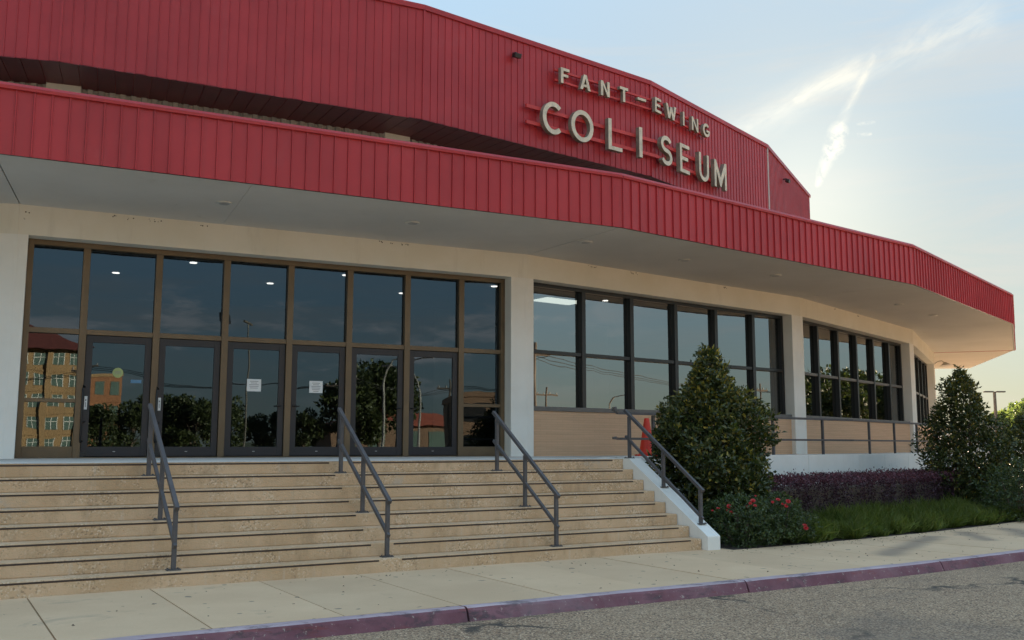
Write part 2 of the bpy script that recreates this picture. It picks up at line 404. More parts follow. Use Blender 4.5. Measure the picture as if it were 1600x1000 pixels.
# ------------------------------------------------------------------ object helpers
MW = {}
def thing(name, label, cat, loc, group=None):
    o = bpy.data.objects.new(name, None); C.objects.link(o); o.empty_display_size = .2
    o.location = loc; MW[o.name] = Matrix.Translation(loc)
    o['label'] = label; o['category'] = cat
    if group: o['group'] = group
    return o
def tag(o, label, cat, group=None, kind=None):
    o['label'] = label; o['category'] = cat
    if group: o['group'] = group
    if kind: o['kind'] = kind
    return o
def put(name, mesh, parent=None, M=None, kind=None, label=None):
    M = M or Matrix()
    o = bpy.data.objects.new(name, mesh); C.objects.link(o)
    MW[o.name] = M.copy()
    if parent is not None:
        o.parent = parent; o.matrix_local = MW[parent.name].inverted() @ M
    else: o.matrix_world = M
    if kind: o['kind'] = kind
    if label: o['label'] = label
    return o
class MB:
    def __init__(s): s.v = []; s.f = []; s.m = []
    def add(s, vs_, fs, mi=0):
        k = len(s.v); s.v += [tuple(p) for p in vs_]; s.f += [tuple(i+k for i in f) for f in fs]; s.m += [mi]*len(fs); return s
    def box(s, x0, x1, y0, y1, z0, z1, mi=0):
        return s.add([(x0, y0, z0), (x1, y0, z0), (x1, y1, z0), (x0, y1, z0), (x0, y0, z1), (x1, y0, z1), (x1, y1, z1), (x0, y1, z1)],
                     [(0, 3, 2, 1), (4, 5, 6, 7), (0, 1, 5, 4), (1, 2, 6, 5), (2, 3, 7, 6), (3, 0, 4, 7)], mi)
    def prism(s, poly, z0, z1, mi=0, cap_mi=None):
        n = len(poly)
        a = [(p[0], p[1], z0) for p in poly]+[(p[0], p[1], z1) for p in poly]
        s.add(a, [(i, (i+1) % n, (i+1) % n+n, i+n) for i in range(n)], mi)
        s.add(a, [tuple(range(n-1, -1, -1)), tuple(range(n, 2*n))], mi if cap_mi is None else cap_mi); return s
    def xprism(s, poly, x0, x1, mi=0):
        """poly of (y,z) swept along x"""
        n = len(poly); a = [(x0, p[0], p[1]) for p in poly]+[(x1, p[0], p[1]) for p in poly]
        s.add(a, [(i, (i+1) % n, (i+1) % n+n, i+n) for i in range(n)], mi)
        s.add(a, [tuple(range(n-1, -1, -1)), tuple(range(n, 2*n))], mi); return s
    def bar(s, p, q, w, h, mi=0, up=(0, 0, 1)):
        p, q = Vector(p), Vector(q); d = (q-p).normalized(); sd_ = d.cross(Vector(up)).normalized(); u = sd_.cross(d).normalized()
        a = []
        for c in (p, q):
            for (i, j) in ((-1, -1), (1, -1), (1, 1), (-1, 1)): a.append(c+sd_*(i*w/2)+u*(j*h/2))
        return s.add(a, [(0, 1, 2, 3), (7, 6, 5, 4), (0, 4, 5, 1), (1, 5, 6, 2), (2, 6, 7, 3), (3, 7, 4, 0)], mi)
    def tube(s, pts, rs, n=8, mi=0):
        pts = [Vector(p) for p in pts]; k0 = len(s.v)
        if not hasattr(rs, '__len__'): rs = [rs]*len(pts)
        ref = Vector((.31, .17, .93))
        for i, p in enumerate(pts):
            d = (pts[min(i+1, len(pts)-1)]-pts[max(i-1, 0)]).normalized()
            a = d.cross(ref)
            if a.length < .05: a = d.cross(Vector((1, 0, 0)))
            a.normalize(); b = d.cross(a)
            for j in range(n):
                t = 2*math.pi*j/n; s.v.append(tuple(p+(a*math.cos(t)+b*math.sin(t))*rs[i]))
        for i in range(len(pts)-1):
            for j in range(n):
                s.f.append((k0+i*n+j, k0+i*n+(j+1) % n, k0+(i+1)*n+(j+1) % n, k0+(i+1)*n+j)); s.m.append(mi)
        s.f.append(tuple(k0+j for j in range(n-1, -1, -1))); s.f.append(tuple(k0+(len(pts)-1)*n+j for j in range(n))); s.m += [mi, mi]
        return s
    def disc(s, c, r, n=16, z1=.02, mi=0):
        return s.prism([(c[0]+r*math.cos(2*math.pi*i/n), c[1]+r*math.sin(2*math.pi*i/n)) for i in range(n)], c[2], c[2]+z1, mi)
    def mesh(s, name, *mats, smooth=False, bevel=0):
        me = bpy.data.meshes.new(name); me.from_pydata(s.v, [], s.f)
        for m in mats: me.materials.append(MATS[m])
        if len(mats) > 1: me.polygons.foreach_set('material_index', s.m)
        bm = bmesh.new(); bm.from_mesh(me)
        bmesh.ops.recalc_face_normals(bm, faces=bm.faces)
        if bevel:
            es = [e for e in bm.edges if len(e.link_faces) == 2 and e.calc_face_angle(0) > .6]
            bmesh.ops.bevel(bm, geom=es, offset=bevel, segments=2, affect='EDGES', profile=.6)
        bm.to_mesh(me); bm.free()
        if smooth: me.polygons.foreach_set('use_smooth', [True]*len(me.polygons))
        me.update(); return me
def leaf_mesh(name, mat, P, Nn, L, Wd, rnd, age=None, fold=.25, curl=.15, up=None):
    """one folded leaf (4 tris) per point; P (n,3) base points, Nn (n,3) leaf directions, L lengths"""
    n = len(P); Nn = Nn/np.linalg.norm(Nn, axis=1, keepdims=True)
    r = RNG.normal(size=(n, 3)) if up is None else up+RNG.normal(size=(n, 3))*.35
    s_ = np.cross(Nn, r); s_ /= np.linalg.norm(s_, axis=1, keepdims=True)+1e-9
    u = np.cross(s_, Nn)
    L = np.broadcast_to(L, n)[:, None]; W_ = np.broadcast_to(Wd, n)[:, None]
    base = P; mid = P+Nn*L*.5+u*L*fold*.3; tip = P+Nn*L-u*L*curl
    l = P+Nn*L*.48+s_*W_*.5+u*L*fold*.6; rr = P+Nn*L*.48-s_*W_*.5+u*L*fold*.6
    vv = np.stack([base, rr, tip, l, mid], 1).reshape(-1, 3)
    k = (np.arange(n)*5)[:, None]
    fs = np.concatenate([k+np.array([[0, 1, 4]]), k+np.array([[1, 2, 4]]), k+np.array([[4, 2, 3]]), k+np.array([[0, 4, 3]])], 1).reshape(-1, 3)
    me = bpy.data.meshes.new(name)
    me.vertices.add(len(vv)); me.vertices.foreach_set('co', vv.ravel())
    me.loops.add(len(fs)*3); me.loops.foreach_set('vertex_index', fs.ravel().astype(np.int32))
    me.polygons.add(len(fs)); me.polygons.foreach_set('loop_start', np.arange(len(fs), dtype=np.int32)*3)
    me.polygons.foreach_set('loop_total', np.full(len(fs), 3, dtype=np.int32))
    me.update(calc_edges=True)
    at = me.attributes.new('leaf', 'FLOAT_VECTOR', 'POINT')
    a = np.zeros((n, 3)); a[:, 0] = rnd; a[:, 1] = 0 if age is None else age
    at.data.foreach_set('vector', np.repeat(a, 5, 0).ravel())
    me.materials.append(MATS[mat]); me.validate(); return me

# ------------------------------------------------------------------ building geometry
CX, CY = -23.594, 56.948
R_CAN, R_WALL, R_DRUM, R_LEDGE, R_GREY = 47.415, 44.364, 39.60, 45.80, 38.05
PH = 32.6175
H6 = math.sin(6*D)
ZL = EYE-.245      # landing
ZC = EYE+3.83      # soffit
ZCT = ZC+.988      # canopy top
ZUB, ZUT = EYE+8.055, EYE+11.074
ZSW = EYE-1.573    # sidewalk
def A(k): return (PH+12*(k-1))*D          # polygon vertex k
def vert(R, k): return (CX+R*math.sin(A(k)), CY-R*math.cos(A(k)))
def pol(R, a): return (CX+R*math.sin(a*D), CY-R*math.cos(a*D))
def kpol(R, a):
    """like pol, but straight (parallel to the stairs) left of 31 degrees"""
    if a >= 31: return pol(R, a)
    p = pol(R, 31); t = (31-a)*D*52.25
    return (p[0]-math.cos(31*D)*t, p[1]-math.sin(31*D)*t)
def FM(k, R, z=0):
    """frame of facet k (vertex k to k+1): x along, y inward, z up, origin mid-facet"""
    am = A(k)+6*D; ap = R*math.cos(6*D)
    o = (CX+ap*math.sin(am), CY-ap*math.cos(am), z)
    c, s = math.cos(am), math.sin(am)
    return Matrix(((c, -s, 0, o[0]), (s, c, 0, o[1]), (0, 0, 1, z), (0, 0, 0, 1)))
def polyring(R, k0, k1): return [vert(R, k) for k in range(k0, k1+1)]

# ---- ground
g = MB(); g.prism([(-900, -900), (900, -900), (900, 900), (-900, 900)], -.30, -.02)
put('ground', g.mesh('ground', 'lawn'), kind='structure')
g = MB(); g.prism([(-140, -75), (120, -75), (120, 150), (-140, 150)], -.2, 0.0)
put('road', g.mesh('road', 'gravel_asphalt'), kind='structure')
# sidewalk slabs
sw = bpy.data.objects.new('sidewalk', None); C.objects.link(sw); sw['kind'] = 'structure'; MW['sidewalk'] = Matrix()
RS_IN, RS_OUT = 48.4, 52.25
a = 22.15-1.32*16
while a < 72:
    a0, a1 = a+.008, a+1.32-.008
    rin = 49.85 if a0 > 32.3 else 46.9
    m_ = MB(); pts = []
    for t in np.linspace(a0, a1, 4): pts.append(kpol(rin, t))
    for t in np.linspace(a1, a0, 4): pts.append(kpol(RS_OUT, t))
    m_.prism(pts, .0, ZSW+random.uniform(-.002, .002))
    put('slab', m_.mesh('slab', 'sidewalk_concrete', bevel=.006), sw, kind='structure')
    a += 1.32
m_ = MB(); ring = [kpol(46.6, t) for t in np.linspace(1, 74, 60)]+[kpol(52.2, t) for t in np.linspace(74, 1, 60)]
m_.prism(ring, -.05, ZSW-.03); put('joint_filler', m_.mesh('joint_filler', 'soil'), sw, kind='structure')
# kerb
kb = bpy.data.objects.new('kerb', None); C.objects.link(kb); kb['kind'] = 'structure'; MW['kerb'] = Matrix()
prof = [(52.255, -.05), (52.255, ZSW+.002), (52.37, ZSW+.004), (52.40, ZSW-.006), (52.415, ZSW-.03), (52.455, .0), (52.46, -.05)]
a = 26.1-4.04*5; ks = 0
while a < 72:
    a0, a1 = a+.012, a+4.04-.012; m_ = MB(); n = 12; P = []
    for i in range(n+1):
        t = a0+(a1-a0)*i/n
        for (r, z) in prof: P.append((*kpol(r+random.uniform(-.004, .004), t), z+(random.uniform(-.004, .002) if z > .05 else 0)))
    k = len(prof); F = []; Mi = []
    for i in range(n):
        for j in range(k-1):
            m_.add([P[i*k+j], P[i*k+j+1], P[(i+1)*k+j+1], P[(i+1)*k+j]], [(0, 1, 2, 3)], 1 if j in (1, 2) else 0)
    for i in (0, n): m_.add([P[i*k+j] for j in range(k)], [tuple(range(k))], 0)
    put('kerb_stone', m_.mesh('kerb_stone', 'kerb_paint', 'kerb_top_worn_skylit'), kb, kind='structure')
    a += 4.04
# planting bed
m_ = MB(); ring = [pol(45.6, t) for t in np.linspace(32.4, 60, 30)]+[pol(49.83, t) for t in np.linspace(60, 32.4, 30)]
m_.prism(ring, -.04, ZSW-.012); put('planting_bed', m_.mesh('planting_bed', 'soil'), kind='structure')

# ---- stairs: lines run at 31 degrees
TH = 31*D; TV = Vector((math.cos(TH), math.sin(TH), 0)); NV = Vector((-math.sin(TH), math.cos(TH), 0))   # TV along the steps, NV up the flight
SM = Matrix(((TV.x, NV.x, 0, 0), (TV.y, NV.y, 0, 0), (0, 0, 1, 0), (0, 0, 0, 1)))     # local (u, d, z)
D0, TR, RI = 13.32, .275, .166
U_END, U_L = 10.2, -10.0
st = thing('staircase', 'wide flight of eight tan exposed aggregate concrete steps up to the glass doors', 'stairs', (SM @ Vector((3, 11.4, ZSW))))
for i in range(8):
    d0 = D0-i*TR; zt = ZL-i*RI
    z0 = zt-RI if i < 7 else .02
    m_ = MB(); back = TR+.03 if i else .6
    n = 40; us = [U_L+(U_END-U_L)*j/n for j in range(n+1)]
    for j in range(1): m_.box(U_L, U_END-.0015*i, d0, d0+back, z0, zt-(.002 if i == 0 else 0))
    o = put('step', m_.mesh('step', 'step_concrete', bevel=.012), st, SM)
    ug = 5.1-.006*i
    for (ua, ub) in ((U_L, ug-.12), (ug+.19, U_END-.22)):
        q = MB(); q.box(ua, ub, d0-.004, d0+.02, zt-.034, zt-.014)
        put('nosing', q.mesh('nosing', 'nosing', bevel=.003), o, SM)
# landing / terrace floor
m_ = MB()
tr_top = SM @ Vector((U_END+.02, D0+.3, 0))
ring = [SM @ Vector((U_L, D0+.28, 0)), SM @ Vector((U_END+.02, D0+.28, 0)), Vector((*pol(R_LEDGE, 34.0), 0)), Vector((*vert(R_LEDGE-.02, 2), 0)), Vector((*vert(R_LEDGE-.02, 3), 0)), Vector((*vert(R_LEDGE-.02, 4), 0)),
        Vector((*vert(40, 4), 0)), Vector((*vert(37, 2), 0)), Vector((*vert(37, 0), 0)), Vector((*vert(37, -1), 0)), Vector((*vert(47.4, -1), 0))]
m_.prism([(p.x, p.y) for p in ring], ZL-.3, ZL+.004); put('landing', m_.mesh('landing', 'landing_concrete'), kind='structure')
q = MB(); q.box(U_L, U_END, D0-.004, D0+.30, ZL-.0015, ZL+.006)
put('landing_edge', q.mesh('landing_edge', 'landing_concrete', bevel=.002), bpy.data.objects['landing'], SM, kind='structure')
# cheek wall
ck = thing('cheek_wall', 'white sloping side wall closing the right end of the steps', 'wall', SM @ Vector((10.3, 11.3, .13)))
m_ = MB(); dF = 11.27
poly = [(dF, .05), (D0+.45, .05), (D0+.45, ZL+.01), (13.16, ZL+.01), (dF, EYE-1.37)]
m_.xprism(poly, U_END+.002, U_END+.25); put('wall_body', m_.mesh('wall_body', 'white_paint', bevel=.018), ck, SM)
# ledge wall of the terrace
lw = thing('terrace_wall', 'low white wall edging the raised walkway behind the purple hedge', 'wall', (*vert(R_LEDGE, 2), ZSW))
pA = SM @ Vector((U_END+.1, D0+.45, 0)); pB = pol(R_LEDGE, 34.0)
path = [(pA.x, pA.y), pB, vert(R_LEDGE, 2), vert(R_LEDGE, 3), vert(R_LEDGE, 4)]
for (p, q_) in zip(path[:-1], path[1:]):
    L = math.hypot(q_[0]-p[0], q_[1]-p[1]); ang = math.atan2(q_[1]-p[1], q_[0]-p[0]); n = max(1, round(L/1.9))
    M_ = Matrix.Translation((p[0], p[1], 0)) @ Matrix.Rotation(ang, 4, 'Z')
    for i in range(n):
        m_ = MB(); m_.box(i*L/n+.003, (i+1)*L/n-.003, 0, .26, .0, ZL+.012+random.uniform(-.001, .001))
        put('wall_section', m_.mesh('wall_section', 'white_paint', bevel=.012), lw, M_)

# ---- coliseum
COL = thing('coliseum', 'round coliseum building with red ribbed metal drum, canopy and dark glass front', 'building', (CX, CY, 0))
# canopy
can = MB(); inner = 39.0
out_pts = polyring(R_CAN-.07, -3, 5); in_pts = polyring(inner, -3, 5)[::-1]
# canopy body: soffit per facet is separate; this is the deck on top
can.prism(out_pts+in_pts, ZCT-.35, ZCT-.12)
CAN = put('canopy', can.mesh('canopy', 'roof_grey'), COL)
for k in range(-3, 5):
    # soffit sheet of each bay with open joints
    W = R_CAN-.055
    q = MB(); gap = .006
    a0, a1, b0, b1 = vert(W, k), vert(W, k+1), vert(R_WALL-.4, k), vert(R_WALL-.4, k+1)
    def lerp(p, q_, t): return (p[0]+(q_[0]-p[0])*t, p[1]+(q_[1]-p[1])*t)
    for (t0, t1) in ((.001, .345), (.3455, .999)) if k == 0 else ((.001, .999),):
        m2 = MB(); m2.prism([lerp(a0, a1, t0), lerp(a0, a1, t1), lerp(b0, b1, t1), lerp(b0, b1, t0)], ZC+.012, ZC+.06)
        put('soffit_panel', m2.mesh('soffit_panel', 'soffit_paint'), CAN)
# fascia panels, ribbed
NP = 45; half = R_CAN*H6; PW = 2*half/NP
def panel_mesh(W, H, rib, depth, name='fascia_panel'):
    m_ = MB()
    if rib: poly = [(0, 0), (.003, -depth), (.018, -depth), (.023, 0), (W-.001, 0), (W-.001, .012), (0, .012)]
    else: poly = [(.0, .022), (.012, .022), (.016, 0), (W*.5-.012, 0), (W*.5, -.006), (W*.5+.012, 0), (W-.004, 0), (W, .022), (W, .03), (0, .03)]
    m_.prism(poly, 0, H); return m_.mesh(name, 'red_metal')
fm = panel_mesh(PW, .905, True, .027)
for k in range(-2, 4):
    F = FM(k, R_CAN, ZC)
    for i in range(NP):
        put('fascia_panel', fm, CAN, F @ Matrix.Translation((-half+i*PW, 0, 0)))
    q = MB(); q.xprism([(.03, .899), (-.045, .899), (-.05, .94), (.03, .944)], -half-.002, half+.002)
    q.xprism([(.04, .948), (-.03, .948), (.0, .994), (.30, 1.0), (.30, .97)], -half-.002, half+.002)
    put('coping', q.mesh('coping', 'red_metal'), CAN, F)
    q = MB(); q.xprism([(.016, .0), (.05, .0), (.05, .93), (.016, .93)], -half+.01, half-.01)
    put('backing', q.mesh('backing', 'black_metal'), CAN, F)
# radial end of the canopy: end fascia
for k, sgn in ((4, 1), (-2, -1)):
    p0, p1 = vert(R_CAN, k), vert(R_WALL-1.5, k)
    ang = math.atan2(p1[1]-p0[1], p1[0]-p0[0]); L = math.hypot(p1[0]-p0[0], p1[1]-p0[1])
    Me = Matrix.Translation((*p0, ZC)) @ Matrix.Rotation(ang, 4, 'Z')
    q = MB(); q.box(.0, L, .0, .05, .0, .96) if sgn < 0 else q.box(.0, L, -.05, 0, .0, .96)
    put('end_fascia', q.mesh('end_fascia', 'red_metal'), CAN, Me)
# soffit lights
for (x, y) in ((-4.63, 15.31), (-1.74, 16.71), (1.41, 18.32), (3.62, 20.14), (6.03, 21.99), (10.66, 26.58), (12.55, 28.84)):
    q = MB(); q.disc((0, 0, 0), .13, 20, .02, 0); q.disc((0, 0, -.004), .085, 16, .006, 1)
    put('soffit_light', q.mesh('soffit_light', 'white_trim', 'galvanised'), CAN, Matrix.Translation((x, y, ZC-.006)))
# drum
dr = MB(); n30 = [vert(R_DRUM-.06, k) for k in range(30)]
dr.prism(n30, ZUB+.02, ZUT-.10, 0)
DRUM = put('drum', dr.mesh('drum', 'red_metal'), COL)
NPD = 38; hd = R_DRUM*H6; PWD = 2*hd/NPD
dm = panel_mesh(PWD, ZUT-ZUB-.10, False, 0, 'wall_panel'); dmr = panel_mesh(PWD, ZUT-ZUB-.10, True, .017, 'wall_panel')
for k in range(-2, 4):
    F = FM(k, R_DRUM, ZUB)
    for i in range(NPD):
        put('wall_panel', dmr, DRUM, F @ Matrix.Translation((-hd+i*PWD, 0, 0)))
    H = ZUT-ZUB
    q = MB(); q.xprism([(.02, H-.14), (-.05, H-.14), (-.055, H-.02), (-.045, H), (.3, H+.01), (.3, H-.06)], -hd-.004, hd+.004)
    put('coping', q.mesh('coping', 'red_metal'), DRUM, F)
    # soffit ribs of the overhang
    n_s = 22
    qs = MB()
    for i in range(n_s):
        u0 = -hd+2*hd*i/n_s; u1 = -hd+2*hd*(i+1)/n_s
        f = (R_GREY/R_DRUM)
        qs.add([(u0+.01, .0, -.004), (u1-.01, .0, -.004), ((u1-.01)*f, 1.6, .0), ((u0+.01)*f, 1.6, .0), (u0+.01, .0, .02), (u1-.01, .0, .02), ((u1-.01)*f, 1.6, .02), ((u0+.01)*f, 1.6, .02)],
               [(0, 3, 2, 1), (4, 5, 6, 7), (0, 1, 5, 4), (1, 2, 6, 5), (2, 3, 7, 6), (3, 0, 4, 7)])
    put('soffit_strip', qs.mesh('soffit_strip', 'shaded_red_metal'), DRUM, F)
    q = MB(); q.box(-.025, .025, -.03, .02, 0, ZUT-ZUB-.141)
    put('corner_trim', q.mesh('corner_trim', 'white_trim' if k == 3 else 'red_metal'), DRUM, Matrix.Translation((*vert(R_DRUM+.004, k), ZUB)) @ Matrix.Rotation(A(k), 4, 'Z'))
# wall below the drum: grey corrugated sheets and white pilasters
for k in range(-2, 4):
    hg = R_GREY*H6; q = MB(); n = 34; w = 2*hg/n; poly = []
    for i in range(n):
        x = -hg+i*w
        poly += [(x, 0), (x+w*.1, -.05), (x+w*.55, -.05), (x+w*.65, 0)]
    poly += [(hg, 0), (hg, .1), (-hg, .1)]
    q.prism(poly, ZCT-.2, ZUB+.02); put('corrugated_wall', q.mesh('corrugated_wall', 'galvanised'), COL, FM(k, R_GREY))
    q = MB(); q.box(-.36, .36, -.12, .2, ZCT-.2, ZUB+.01)
    put('pilaster', q.mesh('pilaster', 'white_paint'), COL, Matrix.Translation((*vert(R_GREY+.02, k), 0)) @ Matrix.Rotation(A(k), 4, 'Z'))
# back of the house: plain ring wall so that the building closes
q = MB(); q.prism(polyring(R_GREY-.3, 4, 28), 0, ZUB); put('rear_wall', q.mesh('rear_wall', 'white_paint'), COL)
q = MB(); q.prism([vert(R_WALL, k) for k in range(5, 28)]+[vert(42.5, k) for k in range(27, 4, -1)], 0, ZC+.4); put('rear_concourse', q.mesh('rear_concourse', 'white_paint'), COL)
# front wall: pillars and beams
hw = R_WALL*H6; ZH = EYE+3.35; ULO, UHI = -4.48, 4.26
for k in range(-2, 6):
    Fa, Fb = FM(k-1, R_WALL), FM(k, R_WALL)
    pts = [Fa @ Vector((UHI, 0, 0)), Vector((*vert(R_WALL, k), 0)), Fb @ Vector((ULO, 0, 0)), Fb @ Vector((ULO, .62, 0)), Fa @ Vector((UHI, .62, 0))]
    q = MB(); q.prism([(p.x, p.y) for p in pts], ZL-.28, ZH)
    put('pillar', q.mesh('pillar', 'white_paint', bevel=.012), COL)
for k in range(-2, 5):
    q = MB(); q.box(-hw+.001, hw-.001, 0, .62, ZH+.0005, ZC+.05)
    put('beam', q.mesh('beam', 'cream_paint'), COL, FM(k, R_WALL))
beams = [o for o in bpy.data.objects if o.name.split('.')[0] == 'beam']
for (k, u, dz) in ((0, -3.2, .03), (0, -2.95, .05), (0, -2.6, .04), (0, -2.52, .05), (0, -1.75, .05), (0, 1.5, .02), (0, 1.7, .03), (0, 1.95, .03), (0, 2.05, .02), (0, -4.5, .12), (0, -4.52, .22), (1, -2.9, .03), (1, -2.75, .03), (1, -1.6, .03), (1, -1.45, .03), (1, 1.6, .03), (2, -2.2, .04), (2, -.4, .04)):
    q = MB(); n = random.randint(2, 4)
    for i in range(n):
        x = u+random.uniform(-.06, .06); z = ZC-dz+random.uniform(-.02, .015); r = random.uniform(.006, .013)
        q.tube([(x, .01, z), (x, -r*.6, z), (x, -r, z)], [r, r*.9, r*.4], 7)
    put('mud_nest', q.mesh('mud_nest', 'mud', smooth=True), beams[k+2], FM(k, R_WALL))
# interior
q = MB(); q.prism(polyring(R_WALL-.63, -2, 5)+polyring(36.0, -2, 5)[::-1], EYE+3.42, EYE+3.5); put('ceiling', q.mesh('ceiling', 'interior_dark'), COL)
q = MB(); q.prism(polyring(37.2, -2, 5)+polyring(36.9, -2, 5)[::-1], ZL, EYE+3.42); put('inner_wall', q.mesh('inner_wall', 'interior_dark'), COL)
q = MB(); q.prism(polyring(R_WALL-.5, -2, 5)+polyring(36.9, -2, 5)[::-1], ZL+.006, ZL+.012); put('inner_floor', q.mesh('inner_floor', 'carpet'), COL)
for k in (-2, 5):
    q = MB(); q.box(-.06, .06, 0, 7, ZL, EYE+3.42); put('inner_wall', q.mesh('inner_wall', 'interior_dark'), COL, Matrix.Translation((*vert(R_WALL-.7, k), 0)) @ Matrix.Rotation(A(k), 4, 'Z'))
def raydir(px, py):
    c, s = math.cos(7.258*D), math.sin(7.258*D); X, Y = px-800, 500-py
    return Vector((X/1523.37, c-s*Y/1523.37, s+c*Y/1523.37))
ld = MB(); ld.disc((0, 0, 0), .07, 18, .012); ldm = ld.mesh('ceiling_lamp', 'lamp_lit')
for (px, py) in ((181, 428), (302, 412), (422, 444), (540, 431), (628, 459), (772, 448), (946, 470)):
    r = raydir(px, py); P = r*(3.405/r.z)
    put('ceiling_lamp', ldm, COL, Matrix.Translation((P.x, P.y, EYE+3.405)))
r = raydir(872, 471); P = r*(3.40/r.z)
q = MB(); q.box(-.6, .6, -.32, .32, 0, .015); put('ceiling_panel_light', q.mesh('ceiling_panel_light', 'panel_lit'), COL, Matrix.Translation((P.x, P.y, EYE+3.40)) @ Matrix.Rotation(38*D, 4, 'Z'))
for (u, dd) in ((-3.1, 5.2), (-.3, 5.2), (2.4, 5.2)):
    q = MB(); q.box(u-.3, u+.3, dd, dd+.5, ZL+.01, EYE+3.41); put('inner_column', q.mesh('inner_column', 'interior_pale'), COL, FM(1, R_WALL))
INS = .37
def pane(parent, F, u0, u1, z0, z1, y=INS, wob=.0022, mat='tinted_glass'):
    w, h = (u1-u0)/2, (z1-z0)/2
    q = MB(); q.add([(-w, 0, -h), (w, 0, -h), (w, 0, h), (-w, 0, h)], [(0, 1, 2, 3)])
    M_ = F @ Matrix.Translation(((u0+u1)/2, y, (z0+z1)/2)) @ Matrix.Rotation(random.uniform(-wob, wob), 4, 'Z') @ Matrix.Rotation(random.uniform(-wob, wob), 4, 'X')
    return put('pane', q.mesh('pane', mat), parent, M_)
